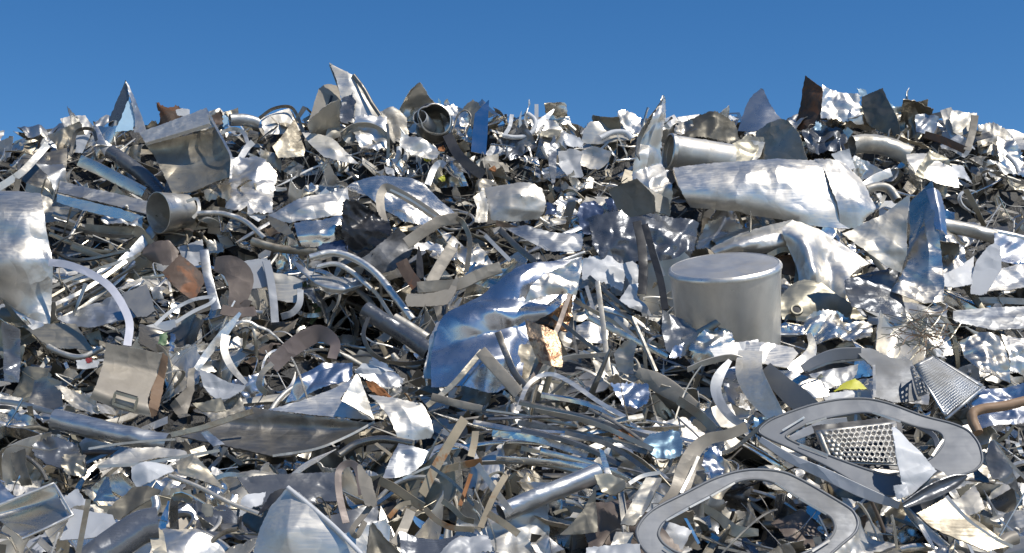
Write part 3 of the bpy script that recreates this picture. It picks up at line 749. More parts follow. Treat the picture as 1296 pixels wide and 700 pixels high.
R('metal_channel', 'silver channel poking up right of the crushed duct', 'scrap bar', '1092,238 1108,226 1128,218', 11, 'satin_aluminium', 'chan', 0.9, 0.2, 0.18)
R('bent_tube', 'grey bent tube arching right of the crushed duct', 'scrap tube', '1096,240 1112,236 1126,240 1136,254', 11, 'dull_zinc', 'tube', 0.8, 0, 0.24)
S('bent_sheet', 'white flap with a curled foot on the far right slope', SC, '1206,206 1218,210 1224,222 / 1200,222 1216,224 1232,232', 'white_paint', 0.8, 0, 0.2, cr=(2, .5))
t = empty('scrap_tower', base_at(1130, 398), 'big grey and blue crumpled sheet standing like a tent below the crushed duct', SC)
S('left_facet', None, None, '1150,250 1152,251 / 1120,268,2 1148,280,4 / 1090,284,2 1120,300,4 1148,320,0 / 1066,300,0 1092,318,2 1120,338,-2 1140,345,-4', 'dull_zinc', 0.5, -0.3, 0.42, parent=t, anchor=(1130, 398), cr=(4, .35))
S('centre_facet', None, None, '1150,250 1168,240 1180,232 / 1152,285,-2 1170,280,1 1184,270 / 1150,315,-5 1176,320,1 1190,310 / 1142,345,-7 1174,360,-2 1195,350 / 1128,372,-6 1170,385,-3 1194,380', 'mirror_steel', 0.6, -0.1, 0.42, parent=t, anchor=(1130, 398), cr=(4, .5))
S('lower_skirt', None, None, '1070,352,0 1104,345,-4 1142,345,-5 / 1072,372,2 1108,366,0 1140,366,-3 / 1076,394,3 1108,396,2 1150,398,0', 'slate_film', 0.7, 0, 0.40, parent=t, anchor=(1130, 398), cr=(6, .4))
S('right_curl', 'blue reflecting curl', None, '1172,240,3 1182,237,5 1190,244,3 / 1178,262,3 1188,262,5 1196,268,2 / 1184,290,3 1192,292,4 1198,298,1', 'blue_foil', 0.6, 0, 0.44, parent=t, anchor=(1130, 398))
t = empty('folded_housing', base_at(1040, 372), 'folded silver sheet housing with a dark hollow directly under the crushed duct', SC)
S('shell_wing', None, None, '900,313,0 950,293,0 1003,277,0 / 903,317,6 955,303,9 1003,289,7 / 915,321,5 960,314,7 1000,302,9 / 935,321,0 965,321,2 992,314,4', 'bright_aluminium', 0.8, 0, 0.27, parent=t, anchor=(1040, 372), cr=(3, .25), dent=(4, .012), smooth=True)
S('draped_shell', None, None, '1003,277,0 1030,286,0 1062,304,0 1102,331,0 / 990,291,6 1020,300,10 1050,316,2 1088,339,3 / 998,312,3 1024,318,14 1046,334,1 1076,351,8 / 1009,340,4 1030,346,12 1050,356,2 1072,367,8 / 1012,371,1 1034,376,7 1052,377,0 1069,382,4', 'bright_aluminium', 0.7, 0.1, 0.29, parent=t, anchor=(1040, 372), cr=(4, .3), dent=(5, .012), smooth=True)
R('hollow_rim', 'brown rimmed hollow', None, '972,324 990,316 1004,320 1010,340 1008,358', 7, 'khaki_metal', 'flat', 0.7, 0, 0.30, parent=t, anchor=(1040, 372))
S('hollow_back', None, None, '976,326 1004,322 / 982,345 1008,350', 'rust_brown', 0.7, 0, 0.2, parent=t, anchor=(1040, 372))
t = empty('drain_plate', base_at(1030, 406), 'khaki folded plate with one round drain hole beside the upturned drum', 'scrap plate')
S('plate', None, None, '1000,360,0 1016,354,0 1040,360,0 / 988,376,2 1012,372,3 1058,374,0 / 986,392,2 1020,394,3 1080,388,0 / 990,406,0 1030,408,0 1098,404,0', 'khaki_metal', 0.8, 0.1, 0.26, parent=t, cr=(4, .3))
lathe('drain_hole', [(.004, 0), (.02, 0.002), (.023, .006), (.023, .008)], pt(1008, 393, float(depth(1030, 408)) - 0.29), (0, -1, .5), 'black_paint', t, nseg=20)
lathe('drain_rim', [(.021, 0), (.023, .012), (.029, .012), (.032, 0)], pt(1008, 393, float(depth(1030, 408)) - 0.29), (0, -1, .5), 'khaki_metal', t, th=.002, nseg=20)
R('straight_pipe', 'bright straight pipe leaving the tent shaped sheet toward the right edge', 'scrap tube', '1188,284 1225,291 1260,300', 17, 'satin_aluminium', 'tube', 0.9, 0.1, 0.3)
S('bent_sheet', 'smooth blue sheet with a rolled silver top edge at the right edge of the photo', SC, '1258,296 1280,300 1302,306 / 1258,310 1280,312 1302,318 / 1264,332 1284,336 1304,340', 'blue_foil', 0.7, 0, 0.3)
R('half_pipe', 'silver half pipe edge above the smooth blue sheet at the right edge of the photo', 'scrap tube', '1256,294 1280,299 1304,305', 10, 'mirror_steel', 'arc', 0.9, 0, 0.34)
t = empty('white_sheet', base_at(1225, 376), 'brightest white folded panel on the right, propped under the straight pipe', SC)
S('bright_face', None, None, '1250,312 1258,308 1266,312 / 1236,330 1256,336 1268,340 / 1230,350 1248,354 1260,352 / 1228,372 1240,374 1248,372', 'white_paint', 0.7, -0.4, 0.26, parent=t, smooth=False)
S('ridged_face', None, None, '1190,348 1210,340 1232,326 / 1186,356 1208,352 1232,342 / 1182,364 1206,364 1230,360', 'white_paint', 1.1, 0.1, 0.24, parent=t, anchor=(1225, 376), cr=(3, .3))
S('bent_sheet', 'pale blue rippled sheet right of the brightest white panel', SC, '1268,338 1290,336 1304,340 / 1254,356 1280,352 1304,352 / 1246,374 1270,368 1304,362', 'bright_aluminium', 1.2, 0, 0.24, cr=(4, .3))
R('flat_bar', 'long blue grey flat bar crossing under the brightest white panel', 'scrap bar', '1186,376 1220,380 1260,380 1304,382', 8, 'blue_steel', 'bar', 1.2, 0, 0.32)
S('long_tray', 'wide blue grey tray lid at the right edge below the long flat bar', 'scrap plate', '1206,394 1250,390 1304,388 / 1206,404 1252,406 1304,404 / 1210,408 1256,418 1304,416', 'blue_steel', 1.3, 0, 0.3, th=.006)

# -- upper and middle slope, left
t = empty('mirror_plate', base_at(50, 414), 'large mirror bright plate at the left edge of the photo with glaring bands', SC)
S('plate', None, None,
  '-22,238,-16 0,240,-14 28,242,-14 52,246,-14 / -22,250,-2 0,251,0 30,254,0 54,258,-2 / -22,268,7 0,269,8 30,271,8 56,274,5 / -20,300,8 0,302,8 34,305,8 62,310,4 / -18,330,13 0,332,12 36,333,10 66,332,5 / -10,365,4 10,368,4 40,372,3 65,375,0 / 10,384,0 25,394,0 46,405,1 62,414,0', 'bright_aluminium', 0.35, 0.1, 0.3, parent=t, dent=(7, .012), cr=(3, .12))
R('edge_flange', 'white glaring edge flange', None, '-10,346 8,368 28,394 50,416', 15, 'bright_aluminium', 'flat', 0.55, 0.12, 0.29, parent=t, roll=-12)
R('curved_strip', 'white curved flat tube bowing out right of the mirror bright plate', 'scrap tube', '62,332,0 85,335 112,345,2 138,362,3 155,386,3 164,410,2 161,438,0', 10, 'lilac_paint', 'bar', 0.8, 0, 0.34)
t = empty('metal_cup', base_at(215, 290), 'open bluish metal cup lying on its side left of centre', 'metal cup')
axc = np.array([0.66, 0.72, 0.2])
cb = pt(200, 269, float(depth(210, 290)) - 0.2)
bw = lathe('bowl', [(.118, 0), (.114, .02), (.10, .14), (.092, .2), (.08, .21), (.01, .212)], cb, axc, 'bright_aluminium', t, th=.004)
R('handle', None, None, '236,255 249,252 252,266 244,276', 4, 'satin_aluminium', 'bar', 0.6, 0, 0.25, parent=bw)
t = empty('bolted_beam', base_at(130, 268), 'blue grey hollow beam with bolts lying left of the metal cup', 'metal beam')
S('top_face', None, None, '76,230 110,238 150,246 190,256 / 73,244 108,252 150,262 186,272', 'blue_steel', 1.2, 0.1, 0.14, parent=t, th=.008, smooth=False)
S('front_face', None, None, '72,246 108,254 150,264 185,275 / 72,256 104,266 146,276 170,282', 'mirror_steel', 0.2, 0.1, 0.16, parent=t, smooth=False)
for bx_, by_ in ((84, 236), (160, 262)):
    lathe('bolt', [(.004, 0), (.012, 0.0), (.012, .012), (.004, .016)], pt(bx_, by_, float(depth(bx_, by_)) - 0.2), (0, -.6, .8), 'bright_aluminium', t, nseg=8)
S('end_plate', None, None, '76,229 92,233 / 73,247 90,250', 'dull_zinc', 1.1, 0.1, 0.17, parent=t)
S('crumpled_sheet', 'crinkled silver foil stuck under the bolted beam', SC, '130,272 155,272 180,278 / 128,282 155,284 180,288', 'bright_aluminium', 1.0, 0, 0.18, cr=(12, .7))
R('square_tube', 'long grey square tube running level under the metal cup', 'scrap tube', '108,290 160,293 220,288 282,280', 13, 'tarnished_steel', 'bar', 1.0, 0.1, 0.12)
R('bent_tube', 'thin silver tube arching over from the metal cup toward the centre', 'scrap tube', '250,270 280,270 310,280 335,302', 6, 'bright_aluminium', 'tube', 1.0, 0, 0.2)
R('flat_bar', 'pale flat bar pointing down left below the metal cup', 'scrap bar', '194,290 176,312 152,336', 13, 'blue_steel', 'chan', 1.0, 0, 0.2)
t = empty('faceted_cup', base_at(208, 342), 'brown faceted cup tilted forward, left of the white folded plate', 'metal cup')
S('side_wall', None, None, '182,314 196,306,4 214,304,5 226,318,2 / 180,322 196,318,5 216,316,6 226,328,2 / 198,336 206,340,4 218,338,4 226,334,2', 'brown_paint', 0.5, 0, 0.2, parent=t, smooth=False)
S('lower_lip', 'grey lower lip', None, '196,332 206,336 216,336 / 199,342 207,344 217,342', 'dull_zinc', 0.6, 0, 0.24, parent=t)
S('curved_sheet', 'bronze brown bent panel with a tan edge below the faceted cup', SC, '228,322 245,336 262,352 / 212,338 230,356 248,376 / 205,345 222,364 240,378', 'rust_brown', 0.8, 0.2, 0.14)
R('flat_bar', 'thin tan edge strip across the bronze brown bent panel', 'scrap strip', '218,334 234,352 246,368', 2.5, 'beige_paint', 'bar', 0.8, 0.2, 0.2)
S('bent_sheet', 'white folded plate above the white stem, left of centre', SC, '225,314 242,308 256,303 / 230,324 244,320 258,316 / 246,338 252,336 260,330', 'pale_paint', 0.6, 0, 0.22, smooth=False)
R('metal_channel', 'pale blue grey stem hanging down from the white folded plate', 'scrap bar', '258,316 262,345 268,370 274,392', 11, 'blue_steel', 'chan', 0.6, 0, 0.22)
S('crumpled_sheet', 'crinkled grey rag like sheet on top of the pale stem', SC, '262,308 272,304 282,308 / 262,322 274,320 284,320', 'dull_zinc', 0.6, 0, 0.22, cr=(9, .7))
t = empty('curved_bracket', base_at(300, 398), 'dark brown S shaped bracket between the pale stem and the white square plate', 'scrap bracket')
R('body', None, None, '272,334,0,18 292,338,2,30 304,352,2,34 303,372,2,26 300,386,1,22 312,394,0,30', 24, 'brown_paint', 'flat', 0.5, 0.1, 0.24, parent=t)
R('pin', None, None, '272,352 283,350', 4, 'dull_zinc', 'bar', 0.5, 0, 0.3, parent=t)
S('foot', None, None, '282,386 300,390 322,388 / 278,398 300,402 326,400', 'brown_paint', 0.9, 0, 0.26, parent=t)
t = empty('white_bracket', base_at(345, 410), 'white square plate with one long bent leg, left of the green strip', 'scrap bracket')
S('plate', None, None, '304,332 324,328 338,327 / 309,348 326,346 341,344 / 312,366 328,365 344,362', 'pale_blue_paint', 0.5, 0.1, 0.25, parent=t, smooth=False).data.materials[0] = MATS['pale_paint']
R('leg', None, None, '337,330 342,352 346,380 348,408', 10, 'pale_paint', 'L', 0.4, 0.1, 0.26, parent=t)
t = empty('curved_bracket', base_at(370, 400), 'pale grey plate curving down to a hook beside the green strip', 'scrap bracket')
S('plate', None, None, '344,345 364,348 383,355 / 346,362 366,366 382,372 / 350,380 366,383 378,383', 'dull_zinc', 0.5, 0.1, 0.22, parent=t)
R('hook', None, None, '380,366 379,384 370,396 356,401', 9, 'pale_paint', 'flat', 0.5, 0.1, 0.24, parent=t, roll=-25)
R('curved_strip', 'green painted strip hanging under the chrome trim strips', 'scrap strip', '376,344,0,6 386,360,0,9 398,380,0,12 402,394,0,8 393,410,0,4', 8, 'green_paint', 'flat', 0.5, 0, 0.26, roll=15)
S('slab_scrap', 'grey rounded slab end lying left of the thin oval loop', SC, '155,372 172,366 186,360 / 160,386 176,382 192,378 / 174,402 186,402 196,394', 'slate_film', 0.9, 0, 0.2, th=.012).data.materials[0] = MATS['grey_paint']
S('bent_sheet', 'long flat blue grey sheet sloping up to the grey rounded slab', SC, '70,404 110,388 158,370 / 90,410 125,400 165,386 / 112,414 140,410 176,400', 'blue_steel', 1.3, 0, 0.16, cr=(3, .25))
S('bent_sheet', 'pale small flap on the right end of the grey rounded slab', SC, '190,364 202,362 / 194,378 208,378', 'dull_zinc', 0.7, 0, 0.24)
R('wire_loop', 'long thin oval loop of white wire below the bronze panel', 'wire', '196,412 215,395 240,381 262,376 272,376 266,384 245,394 222,408', 4.5, 'white_paint', 'bar', 0.8, 0, 0.32)
# dark fan of thin strips at left
for i, (x0, y0, x1, y1, x2, y2, w_) in enumerate([(64, 288, 130, 305, 205, 310, 4), (62, 296, 120, 318, 180, 318, 5), (66, 270, 100, 285, 160, 306, 6), (64, 388, 110, 365, 160, 330, 5), (66, 398, 120, 370, 172, 336, 4), (66, 376, 100, 358, 150, 345, 5), (64, 364, 110, 345, 170, 326, 4), (70, 350, 110, 352, 140, 336, 6), (66, 318, 100, 330, 165, 318, 5), (120, 360, 150, 340, 178, 320, 4), (66, 408, 100, 392, 140, 362, 5), (130, 372, 155, 350, 170, 330, 4), (70, 282, 120, 296, 170, 300, 5), (90, 312, 140, 330, 160, 336, 7)]):
    R('fanned_strip', ['highest', 'second highest', 'third'][i] + ' strip of the dark fan behind the white curved flat tube' if i < 0 else 'thin dark strip in the fan of strips behind the white curved flat tube', 'scrap strip', f'{x0},{y0} {x1},{y1} {x2},{y2}', w_, ['dark_steel', 'tarnished_steel', 'dull_zinc', 'mirror_steel'][i % 4], ['flat', 'chan', 'V'][i % 3], 1.3, 0, 0.14 + 0.012 * (i % 5), roll=(i * 37) % 50 - 25, group='thin dark strips fanned out behind the white curved tube')

# -- middle slope
t = empty('ribbed_trough', base_at(400, 312), 'scalloped silver trough with bright ribs, left of the black glossy bag', SC)
S('ribbed_face', None, None, '338,268,0 372,258,0 405,248,0 440,238,0 / 345,276,3 376,268,3 408,258,3 441,250,3 / 366,282,0 388,280,0 414,276,0 441,272,0', 'bright_aluminium', 0.9, 0, 0.3, parent=t, cr=(9, .35))
S('lower_face', None, None, '372,282,0 400,279,0 440,272,0 / 376,298,3 404,292,4 440,284,2 / 382,312,0 405,312,0 436,302,0', 'chrome', 0.6, 0.1, 0.3, parent=t, cr=(6, .4))
S('side_wing', 'brownish side wing', None, '338,272 352,278 364,284 / 342,284 354,290 372,298 / 350,292 362,298 374,304', 'tarnished_steel', 0.8, -0.3, 0.28, parent=t, anchor=(400, 312))
S('bent_sheet', 'flat blue strip plate under the scalloped silver trough', SC, '402,308 440,304 / 404,318 440,320', 'deep_blue', 0.8, 0, 0.26)
S('plastic_bag', 'black glossy crumpled bag stuffed into the middle of the heap', 'plastic bag', '436,264,0 450,258,1 472,264,2 492,276,0 / 433,284,1 452,280,3 474,284,3 496,296,1 / 436,306,1 456,304,3 474,308,3 492,314,1 / 442,322,0 456,328,1 470,330,1 482,322,0', 'black_plastic', 0.5, 0, 0.26, cr=(9, 1.0), res=48, torn=1.2)
S('mirror_sheet', 'large bright mirror sheet sloping down right from above the black glossy bag', SC, '452,228,0 482,222,1 512,224,0 535,232,0 / 460,242,1 492,242,4 528,248,3 560,256,0 / 478,258,1 512,262,5 548,268,4 578,272,0 / 510,282,0 530,284,2 552,284,1 572,280,0', 'mirror_steel', 1.0, 0.35, 0.24, cr=(3, .22), dent=(5, .01))
t = empty('bent_strap', base_at(487, 298), 'tan brown strap bent into a tall narrow arch over the large mirror sheet', 'scrap strip')
R('strap', None, None, '492,296 484,275 481,252 485,240 492,238 515,250 540,266 560,280', 11, 'beige_paint', 'flat', 0.75, 0, 0.34, parent=t, roll=18, twist=-25)
R('lip', 'pale edge lip', None, '494,240 518,252 542,268 562,281', 3, 'satin_aluminium', 'bar', 0.75, 0, 0.36, parent=t, anchor=(492, 296))
S('bent_sheet', 'grey stained plate with blotches beside the tan brackets in the middle', SC, '504,290,0 514,298,2 524,312,0 / 482,308,1 500,316,3 518,326,1 / 468,322,0 484,332,2 500,342,0 / 454,330,0 466,342,0 480,346,0', 'tarnished_steel', 0.7, 0, 0.34, cr=(3, .3)).data.materials[0] = mat('stained_grey', (0.20, 0.20, 0.20), .5, .3, dirt=(.04, .04, .04), dirt_amt=.9, bump=.2)
t = empty('bracket_frame', base_at(545, 386), 'tan folded bracket frame of straight channels left of the big blue crumpled sheet', 'metal bracket')
R('upper_arm', None, None, '514,308 534,294 556,280 580,276', 15, 'beige_paint', 'chan', 0.8, 0, 0.34, parent=t, anchor=(545, 386), smooth=False)
R('right_hook', None, None, '578,276 586,282 594,300 594,318 590,344', 7, 'tarnished_steel', 'flat', 0.8, 0, 0.36, parent=t, anchor=(545, 386), roll=30)
R('inner_arm', None, None, '573,312 560,332 545,358', 15, 'beige_paint', 'chan', 0.75, 0, 0.36, parent=t, anchor=(545, 386), smooth=False)
R('base_rail', None, None, '528,364 552,362 580,360 606,348 634,338', 15, 'beige_paint', 'L', 0.75, 0, 0.36, parent=t, anchor=(545, 386))
S('front_panel', 'darker front panel', None, '515,372 540,372 568,366 578,348 / 513,380 540,380 570,376 580,356 / 516,388 542,388 566,386 576,372', 'beige_paint', 0.5, 0, 0.38, parent=t, anchor=(545, 388))
R('rusty_leg', 'rust stained leg', None, '508,330 516,346 528,362', 16, 'rusty_strip', 'flat', 0.75, 0, 0.35, parent=t, anchor=(545, 386)).data.materials[0] = MATS['rust_brown']
R('flat_bar', 'dark pointed stake standing inside the tan bracket frame', 'scrap bar', '530,312,0,2 531,330,0,8 532,352,0,9', 8, 'black_paint', 'flat', 0.5, 0, 0.36)
S('foil_scrap', 'pale shard lying inside the top of the tan bracket frame', SC, '526,308 545,306 560,312 / 522,316 545,316 558,318', 'bright_aluminium', 0.9, 0, 0.28, cr=(4, .4))
R('curved_strip', 'bright chrome trim strip, longest of the arcs above the green strip', 'trim strip', '392,326 420,320 450,328 478,348 500,376 522,404', 9, 'bright_aluminium', 'arc', 0.9, 0, 0.32)
R('curved_strip', 'silver trim strip tucked along the inside of the longest chrome arc', 'trim strip', '400,338 425,334 448,346 470,366', 6, 'bright_aluminium', 'arc', 0.9, 0, 0.34)
R('curved_strip', 'dark grey trim strip running outside above the longest chrome arc', 'trim strip', '318,305 350,314 390,318 430,318', 10, 'tarnished_steel', 'arc', 0.9, 0, 0.24)
R('curved_strip', 'dark curved trim strip falling right of the longest chrome arc', 'trim strip', '450,365 466,380 478,395 486,405', 7, 'dull_zinc', 'arc', 0.9, 0, 0.3)
R('curved_strip', 'grey curved strip peeling off below the longest chrome arc', 'trim strip', '452,350 475,370 490,392 500,408', 5, 'satin_aluminium', 'flat', 0.9, 0, 0.3, roll=30)
S('curved_sheet', 'silver scooped tray lip under the longest chrome arc', SC, '372,330,0 400,346,2 440,352,2 466,352,0 / 378,342,0 402,358,4 436,364,4 460,360,0 / 390,350,0 408,368,1 430,372,1 450,366,0', 'bright_aluminium', 0.8, 0, 0.34)
R('curved_strip', 'dark strip drooping from the silver scooped tray lip', 'scrap strip', '464,356 468,372 466,392 468,410', 5, 'slate_film', 'flat', 0.5, 0, 0.36, roll=20)
S('bent_sheet', 'soft cornered cream and silver flap standing in the middle of the heap', SC, '612,230,0 640,230,1 668,234,0 686,240,-1 / 616,248,2 645,248,5 672,250,4 691,254,0 / 618,262,2 645,264,5 668,266,3 689,266,0 / 622,280,0 642,281,1 660,278,0 682,274,-1', 'satin_aluminium', 0.6, -0.1, 0.32)
S('bent_sheet', 'grey edge plate overlapping the left side of the cream and silver flap', SC, '598,250 612,240 / 604,262 618,262 / 600,282 616,282', 'dull_zinc', 0.6, 0.3, 0.36, cr=(2, .4))
t = empty('blue_sheet', base_at(600, 494), 'big blue reflecting crumpled sheet in the middle of the heap, largest blue piece', 'foil sheet')
S('sheet', None, None,
  '660,340,0 684,334,1 708,328,0 738,318,0 / 626,362,1 655,352,4 690,346,4 734,338,1 / 590,384,1 630,376,6 668,370,5 728,362,0 / 560,402,1 600,400,7 646,394,6 700,390,2 / 551,424,1 596,424,6 640,420,5 668,414,0 / 546,450,0 590,452,5 640,450,4 664,446,0 / 546,488,0 588,490,2 625,494,2 660,480,0', 'blue_foil', 0.7, 0.1, 0.36, parent=t, cr=(8, .5), dent=(5, .008), res=72)
S('fold_leaf', None, None, '652,370 664,378 668,396 / 646,400 660,408 670,424 / 640,428 652,438 662,442', 'blue_foil', 0.5, 0.3, 0.42, parent=t, anchor=(600, 494), smooth=True)
S('corner_fold', 'tarnished grey folded corner', None, '644,444 660,436 678,438 / 640,470 664,466 690,468 / 646,492 668,492 684,486', 'tarnished_steel', 0.5, 0.2, 0.42, parent=t, anchor=(600, 494), cr=(4, .5))
S('grey_patch', 'silver patch between the blue folds', None, '572,420 600,414 640,414 / 566,440 604,436 640,432', 'satin_aluminium', 0.85, 0.1, 0.40, parent=t, anchor=(600, 494), cr=(3, .2))
S('left_edge', 'white glaring torn left edge', None, '553,408 562,402 / 545,430,2 558,428,3 / 538,456,2 552,458,3 / 536,480,1 556,482,2', 'bright_aluminium', 0.7, -0.2, 0.39, parent=t, anchor=(600, 494), cr=(7, .6))
R('rolled_rim', 'silver rolled rim', None, '650,344 680,338 710,330 740,319', 4, 'bright_aluminium', 'tube', 0.7, 0.1, 0.375, parent=t, anchor=(660, 480))
S('end_fold', 'silver reflecting end fold', None, '690,346 716,336 738,322 / 672,362 706,354 736,340 / 664,382 694,372 730,372', 'mirror_steel', 0.5, 0.2, 0.47, parent=t, anchor=(660, 480), cr=(6, .5))
S('foil_scrap', 'brown copper crumpled foil tucked into the right end of the big blue sheet', 'foil scrap', '680,368,0 702,370,2 724,372,0 / 674,390,1 700,392,4 724,398,0 / 674,412,1 696,416,3 716,420,0', 'copper_foil', 0.5, 0.1, 0.72, cr=(10, .7), res=44)
S('finned_core', 'striped copper and white finned radiator piece below the brown crumpled foil', 'radiator core', '664,404,0 684,412,2 704,420,0 / 668,428,1 690,434,3 710,438,0 / 682,458,0 698,464,2 712,466,0', 'copper_foil', 0.6, 0, 0.66, cr=(2, .3)).data.materials[0] = mat('copper_fins', (0.42, 0.30, 0.19), .35, .8, patch=(0.13, .06, .03), patch_amt=.5, patch_scale=14, bump=.3, bscale=60)
S('bent_sheet', 'silver creased side sheet hanging from the right end of the big blue sheet', SC, '716,344 726,336 736,330 / 708,380 718,376 730,372 / 702,410 712,408 722,400', 'mirror_steel', 0.5, 0.5, 0.38, cr=(5, .5))
S('bent_sheet', 'brown and silver long plate above the rim of the big blue sheet', SC, '636,284 664,286 700,296 736,298 / 650,296 672,298 706,308 738,306 / 688,316 700,320 720,318 736,314', 'blue_steel', 0.9, 0, 0.28, cr=(3, .4))
R('flat_bar', 'brown rusty bar leading down to the rim of the big blue sheet', 'scrap bar', '628,282 648,288 668,296 688,310', 7, 'wood_brown', 'bar', 0.9, 0, 0.34)
R('flat_bar', 'white narrow bar slanting down left of the brown rusty bar', 'scrap bar', '614,298 628,312 646,330', 5, 'white_paint', 'bar', 0.8, 0, 0.34)
R('flat_bar', 'dark channel bar slanting down beside the white narrow bar', 'scrap bar', '632,290 654,312 678,332', 7, 'dark_steel', 'chan', 0.8, 0, 0.34)
t = empty('dark_box', base_at(800, 282), 'dark tan box end leaning at the foot of the foil spike', 'metal box')
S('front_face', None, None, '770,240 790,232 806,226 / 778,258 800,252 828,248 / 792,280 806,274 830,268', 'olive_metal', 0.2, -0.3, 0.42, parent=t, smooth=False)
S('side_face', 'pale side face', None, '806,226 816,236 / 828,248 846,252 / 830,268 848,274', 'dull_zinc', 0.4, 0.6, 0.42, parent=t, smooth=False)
S('crumpled_sheet', 'deep blue crumpled plastic left of the dark tan box end', 'plastic scrap', '736,256 752,252 762,260 / 730,274 748,274 764,276 / 738,296 750,294 760,290', 'deep_blue', 0.5, 0, 0.26, cr=(8, .6))
S('foil_scrap', 'bright blue small tag above the deep blue crumpled plastic', 'plastic scrap', '766,252 778,250 / 770,268 782,266', 'deep_blue', 0.5, 0, 0.3, cr=(3, .5))
S('crumpled_sheet', 'deep blue folded scrap close to the cream and silver flap', 'plastic scrap', '692,256 706,260 / 690,272 704,272', 'deep_blue', 0.5, 0, 0.3, cr=(4, .6))
S('crumpled_sheet', 'dark slate crumpled film spread between the foil spike and the upturned drum', 'plastic scrap', '745,272,0 790,268,2 840,272,2 884,282,0 / 748,292,2 792,290,6 838,292,5 882,296,1 / 750,312,2 796,312,5 836,312,4 878,314,1 / 760,330,0 800,332,2 836,330,2 872,330,0', 'slate_film', 0.7, 0, 0.24, cr=(16, .55), res=40)
R('flat_bar', 'black strap standing upright in front of the dark slate crumpled film', 'scrap bar', '806,280 812,310 814,340 812,372', 11, 'black_paint', 'chan', 0.5, 0, 0.34)
R('flat_bar', 'black strap leaning beside the left wall of the upturned drum', 'scrap bar', '816,284 826,320 836,355 842,392', 9, 'black_paint', 'bar', 0.5, 0.1, 0.36)
R('flat_bar', 'narrow silver edged strap between the two black straps', 'scrap bar', '824,306 832,330 840,350', 5, 'satin_aluminium', 'bar', 0.5, 0, 0.36)
S('crumpled_sheet', 'white crumpled sheet right of the rim of the big blue sheet', SC, '738,324 765,322 792,336 / 736,342 764,340 790,352 / 738,356 764,358 788,366', 'white_paint', 0.9, 0, 0.2, cr=(9, .45))
S('bent_sheet', 'white curled flap behind the black upright strap', SC, '788,334 800,330 808,336 / 792,350 802,350 810,356 / 800,366 806,368 812,366', 'white_paint', 0.6, 0, 0.24, cr=(3, .5))
S('bent_sheet', 'white torn plate near the foot of the black upright strap', SC, '796,362 808,358 / 784,378 806,374 / 796,392 826,396', 'white_paint', 0.7, 0, 0.3, cr=(5, .5))
S('crumpled_sheet', 'bright crumpled sheets wedged above the upturned drum, left of the folded housing', SC, '892,285 915,276 940,286 / 884,302 912,298 940,300 / 880,318 905,318 930,312', 'bright_aluminium', 0.9, 0, 0.2, cr=(9, .55))
R('dented_pipe', 'grey pipe end pointing left just above the upturned drum', 'scrap tube', '904,312 930,302 962,292', 18, 'dull_zinc', 'tube', 0.9, 0, 0.28, dent=.003)
t = empty('upturned_drum', base_at(912, 432, .3), 'upturned grey metal drum with a flat lid, right of centre', 'metal drum')
dd = float(depth(912, 432)) - 0.42
ku = dd / FPX
axis = np.array([-0.10, -0.36, 0.93])
db = pt(924, 437, dd + 0.02)
r0 = 70 * ku; h0 = 104 * ku
lathe('wall', [(r0 * .90, 0), (r0 * .915, h0 * .1), (r0 * .95, h0 * .5), (r0 * .985, h0 * .9), (r0 * .99, h0 * .955)], db, axis, 'brushed_drum', t, nseg=64, dent=(6, .005), seed=4)
lathe('lid', [(r0 * .99, h0 * .957), (r0 * 1.0, h0 * .965), (r0 * .997, h0 * .985), (r0 * .975, h0 * 1.0), (r0 * .93, h0 * 1.006), (r0 * .3, h0 * 1.0)], db, axis, 'drum_lid', t, nseg=64)
lathe('rim', [(r0 * .985, h0 * .945), (r0 * 1.012, h0 * .952), (r0 * 1.014, h0 * .972), (r0 * 1.0, h0 * .99), (r0 * .965, h0 * 1.008), (r0 * .95, h0 * 1.006)], db, axis, 'bright_aluminium', t, th=.002, nseg=64)
R('weld_seam', None, None, '968,350 966,385 962,425', 2.2, 'drum_lid', 'bar', 0.28, 0.35, 0.6, parent=t, anchor=(912, 432))
S('bent_sheet', 'dark bent sheet pressed against the lower left foot of the upturned drum', SC, '838,392 852,398 862,404 / 836,418 856,420 880,420 / 842,446 862,450 886,444', 'slate_film', 0.5, 0.2, 0.5, cr=(4, .5))
S('crumpled_sheet', 'crumpled dark foil heaped in front of the foot of the upturned drum', SC, '884,424 906,412 926,420 / 872,440 902,436 934,438 / 880,456 906,458 930,452', 'mirror_steel', 0.7, 0, 0.6, cr=(9, .6))
R('flat_bar', 'dark bar leaning diagonally against the front of the upturned drum', 'scrap bar', '864,432 890,418 915,404 938,390', 8, 'dark_steel', 'chan', 0.4, 0, 0.62)
S('bent_sheet', 'torn dark flap hanging from the end of the dark diagonal bar', SC, '914,404 926,398 938,392 / 912,418 922,412 930,406 / 906,430 914,426 920,420', 'olive_metal', 0.4, 0, 0.6, cr=(5, .6))
R('bent_tube', 'bent wire handle at the lower right of the upturned drum', 'wire', '956,434 962,426 985,424 1010,424', 4, 'blue_steel', 'tube', 0.8, 0, 0.5, hollow=False)
S('crumpled_sheet', 'shiny crumpled foil strip below the khaki folded plate', 'foil scrap', '1020,400 1050,396 1080,402 1105,408 / 1018,416 1050,414 1082,416 1104,420 / 1030,432 1056,434 1080,432 1100,430', 'mirror_steel', 1.0, 0, 0.3, cr=(14, .6), res=34)
S('crumpled_sheet', 'crumpled blue silver foil right of the upturned drum', 'foil scrap', '986,410 1004,408 1020,412 / 984,424 1004,424 1024,424', 'chrome', 0.8, 0, 0.34, cr=(8, .6))

